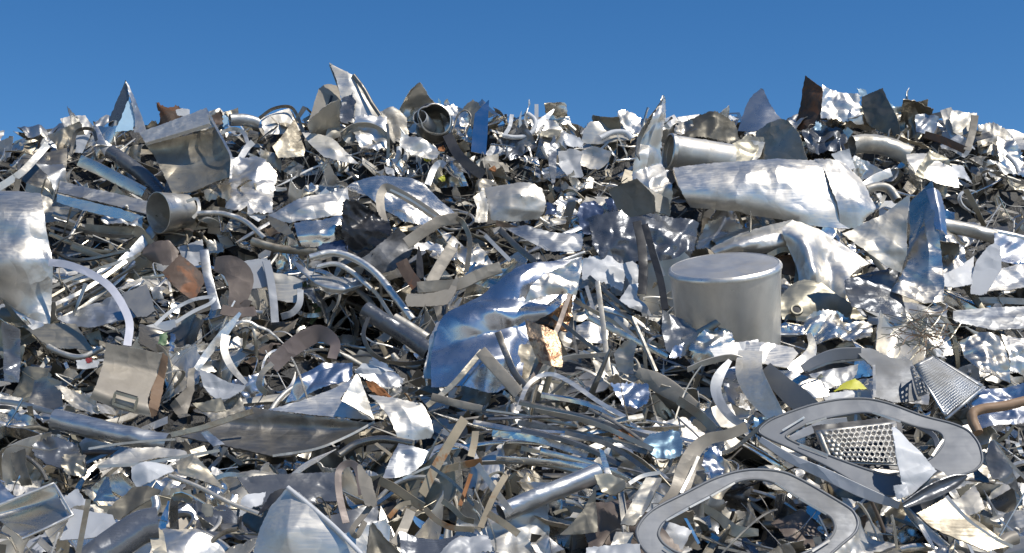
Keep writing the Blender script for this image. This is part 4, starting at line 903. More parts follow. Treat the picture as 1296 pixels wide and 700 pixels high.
# -- rods in the centre
rods = [('721,372 708,410 690,450 668,490', 6, 'brown_paint', 'bar', 'brown bar slanting down left in front of the finned radiator piece', .5), ('745,402 790,424 845,452', 7, 'mirror_steel', 'chan', 'long silver channel running down right to the foot of the upturned drum', .42),
        ('756,356 762,400 770,470', 6, 'dull_zinc', 'chan', 'grey upright channel crossing the long silver channel', .4), ('742,362 752,395 758,420', 5, 'satin_aluminium', 'flat', 'pale upright strip left of the grey upright channel', .36),
        ('726,380 780,410 838,440', 5, 'tarnished_steel', 'bar', 'thin dull bar above the long silver channel', .36), ('700,400 740,432 790,470', 5, 'dark_steel', 'bar', 'thin dark bar below the long silver channel', .34),
        ('778,402 800,424 822,448', 5, 'bright_aluminium', 'flat', 'short bright strip right of the grey upright channel', .38), ('738,444 760,456 800,470', 3, 'bright_aluminium', 'bar', 'hair thin bright rod under the long silver channel', .4),
        ('800,402 812,428 830,470', 5, 'dull_zinc', 'V', 'bent dull strip falling from behind the upturned drum', .36), ('700,455 730,448 770,440', 3, 'satin_aluminium', 'bar', 'thin pale rod crossing level beneath the radiator piece', .38),
        ('745,350 770,372 800,396', 5, 'dark_steel', 'chan', 'dark channel under the white crumpled sheet', .3), ('728,400 726,430 735,460', 4, 'dark_steel', 'bar', 'short dark upright bar by the radiator piece', .34)]
for p_, w_, m_, s_, l_, o_ in rods:
    R('metal_rod', l_, 'scrap bar', p_, w_, m_, s_, 0.8, 0, o_, smooth=False)
R('curved_strip', 'silver strip bowing over the dark shards in the lower middle', 'scrap strip', '650,500 680,472 715,454 750,450 778,448', 6, 'satin_aluminium', 'flat', 0.9, 0, 0.44, roll=20)
R('curved_strip', 'second silver strip bent under the bowing silver strip', 'scrap strip', '655,520 668,488 690,474 715,480 760,510 795,530', 6, 'bright_aluminium', 'flat', 0.9, 0, 0.4, roll=-20)
S('bent_sheet', 'silver cone shaped curl below the radiator piece', SC, '716,420 740,408 765,404 / 716,424 745,420 770,418 / 722,428 745,434 768,434', 'mirror_steel', 0.8, 0, 0.3)
S('bent_sheet', 'dark standing plate with a curled top, left below the upturned drum', SC, '790,432 800,430 806,436 / 776,448 790,446 802,450 / 782,470 794,474 802,474', 'dark_steel', 0.3, 0, 0.44, cr=(2, .3))
R('curved_strip', 'tan ribbed strip lying right of the dark standing plate', 'scrap strip', '806,470,0,12 832,484,0,24 858,500,0,20 884,514,0,6', 16, 'beige_paint', 'chan', 1.0, 0, 0.4)
R('flat_bar', 'black thick strip sweeping under the tan ribbed strip', 'scrap strip', '858,506 884,524 905,545', 12, 'dark_steel', 'flat', 0.9, 0, 0.4, roll=20)
S('foil_scrap', 'small cyan blue flap at the lower left foot of the upturned drum', SC, '850,440 866,434 / 848,454 862,452', 'blue_foil', 0.6, 0, 0.46, cr=(3, .5))
S('crumpled_sheet', 'blue silver flap under the long silver channel in the lower middle', SC, '772,490 800,484 820,486 / 780,500 804,502 822,500 / 790,514 806,516 820,512', 'blue_foil', 0.9, 0, 0.36, cr=(6, .5))

# -- lower left
t = empty('beige_bin', base_at(160, 526), 'beige open metal bin with a square latch on its front, tilted at left', 'metal bin')
A_ = (160, 526)
fw = S('shell', None, None, '134,434,0 168,440,0 206,448,0 / 132,450,0 166,456,0 203,464,0 / 130,461,1 163,467,1 200,475,1 / 126,474,9 157,482,9 192,491,9 / 122,487,20 152,497,20 187,506,20 / 118,494,24 150,506,24 188,516,24 / 114,504,24 150,518,24 192,528,24', 'beige_paint', 0.0, 0.1, 0.30, parent=t, anchor=A_, th=.006, smooth=True)
S('side_wall', 'orange edged side wall', None, '206,447,0 213,452,1 / 200,474,1 208,480,3 / 192,491,9 205,500,11 / 188,514,23 200,520,24 / 191,528,24 198,526,24', 'wood_brown', 0.0, 0.1, 0.30, parent=t, anchor=A_, th=.006)
R('latch_frame', 'square latch frame', None, '146,497,25.5 174,505,25.5 170,520,25.5 143,511,25.5', 3.2, 'khaki_metal', 'bar', 0.0, 0.1, 0.30, closed=True, parent=fw, anchor=A_, smooth=False)
R('latch_slot', 'dark slot above the latch', None, '147,495,25 174,503,25', 2.5, 'black_paint', 'bar', 0.0, 0.1, 0.30, parent=fw, anchor=A_, smooth=False)
S('bent_sheet', 'white scrap with a red dot left of the beige bin', SC, '97,457 112,454 126,458 / 98,467 112,466 124,466', 'white_paint', 0.5, 0, 0.3)
S('foil_scrap', 'red scrap stuck on the white scrap beside the beige bin', 'scrap bit', '108,454 116,453 / 110,460 117,458', 'red_paint', 0.5, 0, 0.33)
S('curved_sheet', 'rounded tarnished plate with a light rim above the beige bin', SC, '28,412 60,410 96,410 / 45,426 75,424 108,428 / 62,440 90,440 120,446', 'tarnished_steel', 0.9, 0, 0.24, dent=(4, .015))
R('curved_strip', 'light lip curling along the front of the rounded tarnished plate', 'scrap strip', '60,438 80,448 104,452 130,440', 7, 'satin_aluminium', 'arc', 0.9, 0, 0.3)
S('bent_sheet', 'grey upright plate standing at the left edge under the mirror bright plate', SC, '2,410 14,414 26,420 / 4,450 15,452 26,456 / 6,484 14,484 24,484', 'slate_film', 0.4, 0.2, 0.3)
R('flat_bar', 'thin grey angle bar left of the beige bin', 'scrap bar', '62,452 52,466 42,480', 5, 'dull_zinc', 'L', 0.8, 0, 0.24)
S('bent_sheet', 'flat dark plate in the shade left of the beige bin', SC, '44,482 62,478 78,484 / 36,514 58,518 80,518', 'dark_steel', 0.7, 0, 0.2)
S('bent_sheet', 'tan twisted flap rising right of the beige bin', SC, '238,468 246,466 / 236,490,3 246,494 / 222,505,3 236,524 / 216,512 226,528', 'beige_paint', 0.6, 0.3, 0.34)
S('bent_sheet', 'ochre small plate right of the tan twisted flap', SC, '244,512 262,508 280,504 / 256,522 272,522 286,520', 'khaki_metal', 0.9, 0, 0.3)
S('bent_sheet', 'pale grey flat plate with rounded corners right of the beige bin', SC, '252,472 280,480 312,490 / 258,490 280,498 304,500 / 266,500 278,508 290,508', 'pale_paint', 0.9, 0, 0.3)
t = empty('forked_strap', base_at(305, 488), 'forked pale silver strap reaching up right, above the pale grey rounded plate', 'scrap strip')
R('long_arm', None, None, '248,468,0,8 262,448,0,10 282,424,0,12 304,396,0,4', 9, 'bright_aluminium', 'flat', 0.7, 0, 0.34, parent=t, anchor=(305, 488), roll=12)
R('hanging_arm', None, None, '286,424,0,12 284,444,0,10 294,466,0,9 312,486,0,5', 9, 'satin_aluminium', 'flat', 0.6, 0, 0.36, parent=t, roll=-12)
S('foil_scrap', 'green crumpled scrap right of the beige bin, beside a blue one', 'scrap bit', '202,424 212,420 / 200,436 210,438', 'green_paint', 0.5, 0, 0.3, cr=(3, .6))
S('foil_scrap', 'blue small scrap beside the green crumpled scrap', 'scrap bit', '216,422 222,424 / 214,446 220,444', 'blue_foil', 0.5, 0, 0.32, cr=(3, .6))
R('bent_strap', 'brown broad strap folded into a hook in the dark middle', 'scrap strip', '344,464,0,20 362,446,0,22 385,430,0,24 405,422,0,22 424,434,0,14 420,454,0,12', 20, 'brown_paint', 'flat', 0.75, 0, 0.36, roll=12).data.materials[0] = mat('mauve_brown', (.23, .18, .16), .42, .15, dirt_amt=.3)
R('curved_strip', 'dark round band curling below the brown hooked strap', 'scrap strip', '345,460 332,472 328,488 338,498', 8, 'tarnished_steel', 'flat', 0.7, 0, 0.34, roll=25)
S('blue_foil_scrap', 'blue foil folded behind the triangular silver plate', 'foil scrap', '410,460 428,458 446,458 / 380,476 410,476 446,474 / 360,506 390,498 440,482', 'blue_foil', 0.7, 0, 0.36, cr=(8, .5))
t = empty('triangular_plate', base_at(440, 532), 'triangular folded silver plate with a toothed face, lower left of centre', SC)
S('left_face', None, None, '418,494 436,486 453,476 / 380,508 405,508 430,506 / 338,519 400,526 474,532', 'bright_aluminium', 0.9, -0.1, 0.42, parent=t, smooth=False)
S('right_face', None, None, '450,474 453,474 / 440,492,1 464,502,0 / 432,508,1 474,531,0', 'satin_aluminium', 0.5, 0.3, 0.44, parent=t, smooth=False, cr=(6, .2))
S('dark_plate', 'wide dark grey plate spread under the triangular silver plate', SC, '322,516 372,524 424,530 474,536 / 262,536,-3 330,543,-7 400,550,-7 458,546,-3 / 224,552 300,568 360,578 424,560', 'dark_steel', 1.2, 0, 0.38, th=.006, dent=(4, .01))
R('flat_bar', 'pale strip painting the lit edge along the lower right side of the wide dark plate', 'scrap strip', '345,577 400,568 440,552 474,534', 3, 'satin_aluminium', 'bar', 1.2, 0, 0.40, anchor=(360, 578))  # pale strip added in place of light catching the plate's edge
R('flat_bar', 'long dull rail along the left rim of the wide dark plate', 'scrap bar', '210,552 260,540 320,520', 7, 'tarnished_steel', 'L', 1.0, 0, 0.36)
S('crumpled_sheet', 'small yellow brown rusty foil right of the triangular plate', 'foil scrap', '462,482 476,484 / 470,496 496,504 / 490,508 502,510', 'orange_rust', 0.8, 0, 0.36, cr=(6, .6))
S('folded_sheet', 'silver folded plate stepping down right of the triangular plate', SC, '466,498,0 500,502,2 534,512,0 / 476,508,1 510,516,3 544,530,0 / 492,530,1 520,534,2 549,546,0 / 504,556,0 522,556,0 546,552,-1', 'satin_aluminium', 0.8, 0.1, 0.42, cr=(2, .3))
S('bent_sheet', 'pale pink white shards above the silver folded plate', SC, '448,470 460,460 / 462,472 480,466 / 482,474 500,466', 'white_paint', 0.7, 0, 0.36, cr=(4, .6))
R('dented_pipe', 'dark pipe with a pale band sloping down toward the big blue sheet', 'scrap tube', '462,392 490,410 520,428 544,446', 22, 'slate_film', 'tube', 0.8, 0.1, 0.3)
R('flat_bar', 'pale band plate lying over the dark pipe', 'scrap strip', '498,402 518,414 540,428', 13, 'dull_zinc', 'arc', 0.8, 0.1, 0.36)
R('bent_strap', 'long thin dark strap looping from the dark pipe across the big blue sheet', 'scrap strip', '466,402 460,424 470,446 492,458 522,460 556,452 600,434 634,418', 6, 'dark_steel', 'flat', 0.7, 0, 0.5, roll=30)
R('bent_strap', 'dark strap dropping from the end of the long thin strap', 'scrap strip', '630,420 640,446 650,470 664,488', 8, 'dark_steel', 'chan', 0.6, 0, 0.5)
R('metal_channel', 'tan ribbed rail in front of the big blue sheet, right hand one of two', 'scrap bar', '608,444 624,462 644,484 656,498', 15, 'beige_paint', 'chan', 0.7, 0, 0.52)
R('metal_channel', 'tan thin rail rising in front of the big blue sheet, left of the ribbed rail', 'scrap bar', '540,514 570,490 595,462 610,444', 7, 'tarnished_steel', 'L', 0.7, 0, 0.5)
R('metal_channel', 'tan ribbed rail lying level below the big blue sheet', 'scrap bar', '546,502 575,510 610,518', 9, 'beige_paint', 'chan', 0.9, 0, 0.46)
R('rolled_pipe', 'blue grey round pipe with a dented end in the lower left', 'scrap tube', '68,530 110,540 160,552 212,562', 26, 'blue_steel', 'tube', 0.9, 0.1, 0.34, dent=.002)
S('crumpled_sheet', 'white and black striped crumple left of the beige bin', SC, '70,492 92,494 112,500 / 84,506 104,508 124,514 / 92,518 110,522 128,524', 'satin_aluminium', 0.9, 0, 0.22, cr=(9, .7))
R('metal_channel', 'thin blue rail crossing left of the blue grey round pipe', 'scrap bar', '0,508 30,512 66,522', 6, 'blue_steel', 'chan', 0.9, 0, 0.26)

# -- lower right
def frame_plate(label, pairs, o_, lean, turn, lips, anchor, m_='grey_paint', th=.006):
    """a stamped flat frame: outer and inner outlines point by point"""
    t_ = empty('chair_frame', base_at(*anchor), label, 'chair frame')
    P = np.array([[float(v) for v in p.replace(';', ',').split(',')] for p in pairs.split()])
    n = len(P) * 5
    def rounded(Q):
        q = catmull(Q, n, True, False)
        for _ in range(4): q = (np.roll(q, 1, 0) + 2 * q + np.roll(q, -1, 0)) / 4
        return q
    O, I_ = rounded(P[:, :2]), rounded(P[:, 2:])
    tw, k, _ = seat_plane(np.c_[P[:, :2], np.zeros(len(P))], lean, turn, o_, anchor)
    rng = np.random.default_rng(int(anchor[0]))
    prof = [(0.0, -.5), (0.0, 0), (.3, 0), (.7, 0), (1.0, 0), (1.0, -.7)]
    wob = catmull(rng.normal(0, .10, (14, 1)), n, True)[:, 0]
    G = np.stack([tw(O[:, 0] + (I_[:, 0] - O[:, 0]) * f, O[:, 1] + (I_[:, 1] - O[:, 1]) * f, q + wob) for f, q in prof], 1)
    V, F = shell(G, .002, True, False)
    fr = link('frame', V, F, m_, t_, 30)
    vw = EYE - G.mean((0, 1)); vw /= np.linalg.norm(vw)
    for loop in (O, I_):                          # the pressed, rolled edges
        Cc = tw(loop[:, 0], loop[:, 1], wob + .1)
        Gt, _cl = sweep(Cc, np.full(n, .0085), 'tube', vw, 0, 0, True, 8)
        V, F = shell(Gt, .001, True, True)
        link('rolled_edge', V, F, m_, fr, 50)
    for lp in lips:
        R('edge_lip', None, None, lp, 2.6, 'satin_aluminium', 'bar', lean, turn, o_ + .012, parent=fr, anchor=anchor, smooth=False)
    return t_


frame_plate('nearest grey chair frame with a large rounded opening at the bottom edge',
            '804,673;832,676 812,658;838,663 828,643;852,653 866,625;876,640 898,608;901,627 926,598;932,609 950,594;950,606 978,595;968,607 998,599;981,611 1027,614;1010,630 1064,636;1044,649 1080,646;1054,656 1087,661;1058,668 1083,675;1052,681 1064,690;1032,695 1040,712;1005,705 1000,738;975,714 940,745;930,716 880,738;885,708 835,715;852,698 812,694;838,687',
            0.50, 0.9, 0.1, ('843,659 871,644', '873,642 898,629', '900,628 930,611', '981,611 1010,630', '1011,631 1046,651', '1028,698 1050,684', '840,692 854,702'), (945, 738))
frame_plate('middle grey chair frame, lying over the plate with hexagon holes',
            '957,546;993,552 973,532;1008,543 998,522;1024,535 1028,512;1045,529 1063,505;1073,524 1098,504;1095,521 1128,511;1123,527 1168,527;1158,540 1203,535;1187,545 1226,544;1195,552 1240,562;1194,562 1245,585;1188,571 1232,598;1180,579 1200,604;1168,586 1165,618;1150,596 1130,630;1125,602 1098,620;1098,595 1048,590;1050,577 998,566;1010,562 972,555;998,556',
            0.54, 0.9, -0.05, ('1104,522 1140,534', '1020,537 1046,529', '1012,563 1048,577', '1180,577 1194,556', '990,545 1018,528'), (1120, 630))
t = empty('chair_frame', base_at(1110, 515), 'grey chair frame farthest up the slope, a yellow scrap behind its opening', 'chair frame')
AF = (1110, 516)
S('side_plate', None, None, '1078,441 1103,442 1125,452 1154,457 / 1094,456,.6 1112,455,.8 1134,464,.6 1158,478 / 1105,470,.6 1118,470,.8 1140,480,.6 1164,494 / 1107,503 1118,506 1136,510 1166,506', 'grey_paint', 0.9, 0.05, 0.42, parent=t, anchor=AF, th=.006, smooth=True)
R('arm', None, None, '1016,467,0,9 1034,457,0,13 1058,449,0,15 1090,447,0,14', 14, 'grey_paint', 'lip', 0.9, 0.05, 0.425, parent=t, anchor=AF, th=.005)
R('edge_lip', None, None, '1106,462 1107,503', 3.5, 'satin_aluminium', 'bar', 0.9, 0.05, 0.44, parent=t, anchor=AF, smooth=False)
R('edge_lip', None, None, '1022,470 1050,459 1094,455', 2.5, 'dark_steel', 'bar', 0.9, 0.05, 0.43, parent=t, anchor=AF, smooth=False)
S('scrap_card', 'yellow scrap lying inside the opening of the farthest chair frame', 'scrap bit', '1068,484 1082,480 1092,486 / 1056,494 1076,494 1098,492', 'yellow_paint', 1.0, 0, 0.36, cr=(3, .3))
S('bent_sheet', 'blue grey sheet seen through the opening of the farthest chair frame', SC, '1024,474 1055,466 1086,462 / 1034,488 1058,480 1084,474 / 1044,494 1060,488 1075,484', 'blue_steel', 0.9, 0, 0.34, cr=(4, .3))
S('bent_sheet', 'white curved tray under the yellow scrap', SC, '1040,498 1070,496 1102,494 / 1046,508 1074,507 1104,504', 'white_paint', 0.9, 0, 0.37)
t = empty('winged_frame', base_at(960, 545), 'pale grey winged frame with curved ribs and a glaring white corner below the drum', 'chair frame')
AW = (985, 560)
S('top_plate', None, None, '898,442 930,434 960,430 / 904,452 932,446 960,442 / 900,455 935,450 962,454', 'blue_steel', 0.9, 0, 0.48, parent=t, anchor=AW)
S('glaring_corner', 'glaring white corner', None, '945,432 970,434 1004,440 / 942,446 972,450 1010,448 / 944,458 974,462 996,466', 'bright_aluminium', 0.9, -0.15, 0.5, parent=t, anchor=AW)
R('main_rib', None, None, '950,444,0,32 948,470,0,36 960,496,0,34 978,520,0,24 990,534,0,12', 30, 'satin_aluminium', 'flat', 0.9, 0, 0.52, parent=t, anchor=AW, roll=8)
R('side_rib', None, None, '968,466,0,20 990,488,0,26 1012,506,0,30 1036,518,0,14', 24, 'grey_paint', 'flat', 0.9, 0, 0.5, parent=t, anchor=AW)
R('left_rib', None, None, '924,456,0,6 910,476,0,14 906,494,0,14 914,514,0,12 930,532,0,10 948,540,0,6', 12, 'pale_paint', 'flat', 0.9, 0, 0.5, parent=t, anchor=AW)
R('upper_rib', None, None, '870,468,0,8 896,458,0,10 925,452,0,10 950,458,0,6', 9, 'satin_aluminium', 'flat', 0.9, 0, 0.5, parent=t, anchor=AW, roll=40)
S('lower_plate', None, None, '890,520 905,514 925,512 / 898,530 915,530 935,534 / 908,540 924,542 940,540', 'satin_aluminium', 1.0, 0, 0.44, parent=t, anchor=AW)
S('blue_hollow', 'blue sheet painting the shade of the hollow', None, '916,470 930,464 942,470 / 916,490 930,492 944,494 / 922,508 936,516 950,520', 'blue_foil', 0.9, 0, 0.36, parent=t, anchor=AW)  # foil sheet put in for the bluish shade between the ribs
R('curved_strip', 'silver leaf curling up right of the glaring white corner', 'scrap strip', '1024,422,0,6 1028,440,0,12 1018,458,0,20 1000,470,0,16', 14, 'bright_aluminium', 'flat', 0.8, 0, 0.46, roll=20)
S('curved_sheet', 'salmon edged silver curl below the glaring white corner', SC, '982,468 990,468 / 996,480,2 1012,474,1 / 1012,494,1 1044,484 / 1030,505 1050,500', 'mirror_steel', 0.8, 0, 0.46, cr=(3, .4))
R('curved_strip', 'rusty pink rim of the curl below the glaring white corner', 'scrap strip', '980,468 984,478 994,488 1006,496', 5, 'wood_brown', 'flat', 0.8, 0, 0.5, roll=20)
S('foil_scrap', 'cyan film between the winged frame and the middle chair frame', 'plastic scrap', '955,530 972,526 985,528 / 952,540 972,538 990,540', 'cyan_foil', 0.9, 0, 0.46, cr=(7, .5))


def perforated(name, label, quad, nx, ny, hole, o_, lean, turn, m_, anchor, hexa=True, skip=None, frame=.06, bend=5.0):
    """a sheet with real holes: quad = four corners (pixel), clockwise from top left"""
    tw, k, _ = seat_plane(np.array([[*q, 0] for q in quad]), lean, turn, o_, anchor)
    q = np.array(quad, float)

    def wp(u, v, dz=0.0):
        p = (1 - v) * ((1 - u) * q[0] + u * q[1]) + v * ((1 - u) * q[3] + u * q[2])
        bow = bend * math.sin(u * math.pi) * (.6 + .4 * math.sin(v * math.pi)) + .9 * math.sin(u * 7 + v * 4)
        return tw(np.array(p[0]), np.array(p[1]), np.array(bow + dz))
    V, F = [], []
    u0, u1 = frame, 1 - frame
    nseg = 8
    for j in range(ny):
        for i in range(nx):
            off = 0.5 if (hexa and j % 2) else 0.0
            cu = (i + 0.5 + off * 0.999) / (nx + 0.5) * (u1 - u0) + u0
            cv = (j + 0.5) / ny * (u1 - u0) + u0
            hu, hv = 0.5 / (nx + 0.5) * (u1 - u0), 0.5 / ny * (u1 - u0)
            b = len(V)
            box = [(-1, -1), (0, -1), (1, -1), (1, 0), (1, 1), (0, 1), (-1, 1), (-1, 0)]
            for s in range(nseg):
                V.append(wp(cu + box[s][0] * hu, cv + box[s][1] * hv))
            if skip and skip(cu, cv):
                F.append(tuple(b + s for s in range(8))); continue
            for s in range(nseg):
                a = math.atan2(box[s][1], box[s][0])
                V.append(wp(cu + math.cos(a) * hu * hole, cv + math.sin(a) * hv * hole))
            for s in range(nseg):
                s2 = (s + 1) % nseg
                F.append((b + s, b + s2, b + 8 + s2, b + 8 + s))
    # plain border
    for (a0, b0, a1, b1) in ((0, 0, 1, u0), (0, u1, 1, 1), (0, u0, u0, u1), (u1, u0, 1, u1)):
        n_ = 10
        b = len(V)
        for s in range(n_ + 1):
            f = s / n_
            if a1 - a0 > b1 - b0: V += [wp(a0 + (a1 - a0) * f, b0), wp(a0 + (a1 - a0) * f, b1)]
            else: V += [wp(a0, b0 + (b1 - b0) * f), wp(a1, b0 + (b1 - b0) * f)]
        for s in range(n_): F.append((b + 2 * s, b + 2 * s + 1, b + 2 * s + 3, b + 2 * s + 2))
    ob = link(name, np.array(V).reshape(-1, 3), F, m_)
    sm = ob.modifiers.new('thickness', 'SOLIDIFY'); sm.thickness = 0.004
    HEROES.append(ob)
    return tag(ob, label, 'perforated plate')


perforated('perforated_plate', 'silver plate with rows of hexagon holes inside the middle chair frame', [(1032, 545), (1134, 533), (1140, 590), (1050, 585)], 12, 7, .80, 0.5, 0.8, 0.0, 'satin_aluminium', (1090, 590), skip=lambda u, v: u < .22 and v > .3 or (u < .1))
perforated('perforated_plate', 'curved grey plate pierced by fine rows of holes, beside the farthest chair frame', [(1156, 462), (1180, 450), (1248, 490), (1198, 532)], 20, 22, .46, 0.46, 0.9, 0.1, 'blue_steel', (1200, 532), hexa=False)
perforated('perforated_strip', 'white band pierced with big square holes, left end of the curved grey pierced plate', [(1152, 464), (1168, 458), (1176, 498), (1162, 502)], 3, 7, .62, 0.5, 0.9, 0.1, 'pale_paint', (1165, 505), hexa=False)
R('curved_strip', 'pale stamped arm running just below the lower left side of the middle chair frame', 'chair frame', '962,556,0,7 1000,580,0,11 1048,602,0,14 1095,624,0,14 1138,640,0,8', 12, 'pale_paint', 'lip', 0.9, -0.05, 0.50)
R('curved_strip', 'pale stamped arm tucked under the top left curve of the middle chair frame', 'chair frame', '1000,556,0,7 1022,546,0,10 1046,536,0,9 1072,531,0,5', 9, 'pale_paint', 'lip', 0.9, -0.05, 0.50)
R('flat_bar', 'grey bar across the right end of the opening of the middle chair frame', 'chair frame', '1160,538 1182,552 1188,572', 6, 'grey_paint', 'lip', 0.9, -0.05, 0.53)
S('bent_sheet', 'added black sheet as painted shade right behind the plate with hexagon holes', SC, '1028,540 1080,534 1140,530 / 1040,566 1090,564 1146,562 / 1046,590 1096,594 1146,594', 'black_paint', 0.9, 0, 0.40, cr=(3, .2))  # black backing added to paint the shade seen through the holes
S('bent_sheet', 'white triangular plate wedged right of the hexagon holed plate', SC, '1130,540 1134,538 / 1131,570,1 1158,566,1 / 1140,606,1 1186,596,1 / 1146,630 1156,624', 'white_paint', 0.6, 0.1, 0.60, smooth=False)
S('bent_sheet', 'pale shard hanging at the bottom of the middle chair frame', SC, '1130,616 1148,612 / 1136,632 1150,628', 'white_paint', 0.5, 0, 0.6)
S('bent_sheet', 'dark spiky plate at the lower right with a sharp tip, topmost of the dark plates', SC, '1204,578 1228,580 1256,594 / 1204,594 1226,598 1260,604 / 1202,606 1228,610 1258,614', 'dark_steel', 0.8, 0, 0.54)
S('bent_sheet', 'dark jagged plate pointing up under the white triangular plate', SC, '1182,592 1184,592 / 1172,606 1198,602 / 1150,616 1210,606 / 1148,626 1200,616', 'dark_steel', 0.7, 0, 0.6, smooth=False)
R('curved_strip', 'dark grooved blade sloping up right under the jagged plate', 'scrap strip', '1144,640,0,8 1176,624,0,18 1206,610,0,16 1224,602,0,3', 14, 'slate_film', 'scoop', 0.9, 0, 0.6)
S('curved_sheet', 'grey curved leaf plate sweeping to the right bottom corner', SC, '1160,650 1180,640 1200,628 / 1180,668 1198,656 1210,640 / 1215,684 1226,672 1232,658 / 1250,698 1266,694 1280,692', 'tarnished_steel', 0.9, 0.1, 0.52, dent=(2, .01))
R('curved_strip', 'bright rim along the grey curved leaf plate', 'scrap strip', '1198,628 1212,644 1230,662 1256,680 1282,692', 4.5, 'satin_aluminium', 'bar', 0.9, 0.1, 0.55)
S('bent_sheet', 'pale grey torn plate above the grey curved leaf plate', SC, '1190,640 1214,630 1234,612 / 1200,650 1222,644 1242,634 / 1224,652 1236,650 1246,646', 'satin_aluminium', 0.9, 0, 0.48, cr=(4, .4))
S('upright_sheet', 'dark triangular plate standing at the right edge of the photo with a rod edge', SC, '1254,558 1258,558 / 1250,580 1280,600 / 1256,606 1300,624', 'slate_film', 0.5, 0.2, 0.5)
R('metal_rod', 'bright rod along the dark triangular plate at the right edge', 'scrap bar', '1256,557 1275,582 1302,610', 4, 'satin_aluminium', 'bar', 0.5, 0.2, 0.53)
R('bent_tube', 'tan brown hose like tube bending at the right edge of the photo', 'hose', '1304,506 1270,514 1242,518 1230,526 1238,548', 13, 'wood_brown', 'tube', 0.9, 0, 0.5, hollow=False)
S('bent_sheet', 'deep blue reflecting sheet under the tan brown hose', SC, '1220,500 1260,490 1302,488 / 1228,520 1262,512 1302,505 / 1236,544 1264,540 1302,536', 'blue_foil', 0.9, 0, 0.38, cr=(6, .4))
S('foil_pack', 'silver crushed foil pack with a netted look, right of the wire nest', 'foil scrap', '1216,430 1240,420 1264,426 / 1222,450 1250,446 1278,456 / 1240,474 1260,478 1282,482', 'mirror_steel', 0.7, 0.1, 0.42, cr=(14, .5), res=30)
S('foil_scrap', 'bright shiny foil at the right edge beside the crushed foil pack', 'foil scrap', '1268,420 1284,424 1300,430 / 1274,448 1288,450 1300,456 / 1280,470 1292,470 1302,474', 'bright_aluminium', 0.7, 0, 0.4, cr=(8, .6))
R('dome_cap', 'tan rounded cap at the lower right corner', 'scrap bit', '1262,694 1274,684 1286,680', 18, 'beige_paint', 'tube', 0.7, 0, 0.5, hollow=False)
# wire nest
def nest():
    rng = np.random.default_rng(5)
    t_ = empty('wire_nest', base_at(1165, 440), 'brown tangled nest of fine wire on the right, left of the crushed foil pack', 'wire')
    for i in range(70):
        cx, cyy = rng.normal(1165, 20), rng.normal(420, 11)
        a = rng.uniform(0, math.pi); L_ = rng.uniform(12, 34)
        b_ = rng.normal(0, 8)
        p = f'{cx-L_*math.cos(a):.1f},{cyy-L_*.6*math.sin(a):.1f} {cx+b_:.1f},{cyy+b_*.6:.1f} {cx+L_*math.cos(a):.1f},{cyy+L_*.6*math.sin(a):.1f}'
        R('wire_strand', None, None, p, rng.uniform(.8, 1.4), ['khaki_metal', 'wood_brown', 'tarnished_steel'][i % 3], 'bar', 0.9, 0, 0.36 + rng.uniform(0, .14), parent=t_, res=7, anchor=(1165, 445))


nest()
t = empty('tan_bracket', base_at(850, 640), 'tan curved bracket arm between the nearest chair frame and the cyan foil', 'metal bracket')
R('arm', None, None, '838,644,0,16 858,624,0,24 868,596,0,26 878,572,0,20 896,556,0,16 922,550,0,14 945,540,0,14', 20, 'beige_paint', 'flat', 0.8, 0, 0.5, parent=t, roll=10)
R('edge_lip', None, None, '862,624 874,600 884,578', 4, 'satin_aluminium', 'bar', 0.8, 0, 0.53, parent=t, anchor=(838, 644))
S('foil_scrap', 'bright cyan blue foil in the dark left of the tan curved bracket', 'foil scrap', '822,548 840,544 858,548 / 814,562 840,564 864,562 / 826,578 846,580 862,576', 'cyan_foil', 1.1, 0, 0.34, cr=(4, .4), dent=(2, .006))
S('foil_scrap', 'orange rusty flap left of the bright cyan blue foil', 'scrap bit', '774,546 788,544 800,550 / 784,556 794,556 802,558', 'orange_rust', 0.9, 0, 0.38, cr=(4, .5))
S('foil_scrap', 'deep blue and white crumple inside the curve of the tan bracket', 'foil scrap', '892,572 904,564 912,572 / 888,590 902,588 918,592 / 896,604 906,606 914,602', 'blue_foil', 0.6, 0, 0.44, cr=(9, .6))
R('metal_bracket', 'tan bent strip across the opening of the nearest chair frame', 'metal bracket', '886,640,0,10 912,656,0,12 930,672,0,16 960,674,0,9', 12, 'khaki_metal', 'L', 0.8, 0, 0.46)
S('bent_sheet', 'grey slab strip leaning left of the nearest chair frame', SC, '818,604 828,604 838,604 / 800,636 812,638 822,640 / 786,662 796,664 804,664', 'dull_zinc', 0.8, 0.1, 0.5, th=.01)
S('bent_sheet', 'short grey strip piece below the leaning grey slab strip', SC, '780,672 802,676 / 772,694 796,696', 'dull_zinc', 0.8, 0, 0.5)
S('upright_sheet', 'grey curved fin pointing up, lower middle near the bottom edge', SC, '752,618 754,618 / 738,646 755,644 / 722,664 756,660 / 708,678 756,674', 'olive_metal', 0.5, 0.1, 0.56)
R('rolled_pipe', 'blue grey smooth pipe rising right in the lower middle', 'scrap tube', '634,650 670,634 710,618 758,598', 24, 'blue_steel', 'tube', 0.8, 0.1, 0.46)
S('bent_sheet', 'small silver fin at the upper end of the smooth pipe', SC, '758,568 764,570 / 762,586 770,588 / 766,604 776,606', 'mirror_steel', 0.5, 0, 0.5)
S('bent_sheet', 'gold tinted folded box corner above the grey curved fin', SC, '752,604 770,600 790,606 / 756,614 772,616 792,612 / 762,622 778,628 790,622', 'khaki_metal', 0.7, 0, 0.5, cr=(3, .5))
R('curved_strip', 'white rim strip right of the gold tinted box corner', 'scrap strip', '796,612 814,602 836,598', 5, 'satin_aluminium', 'bar', 0.8, 0, 0.52)
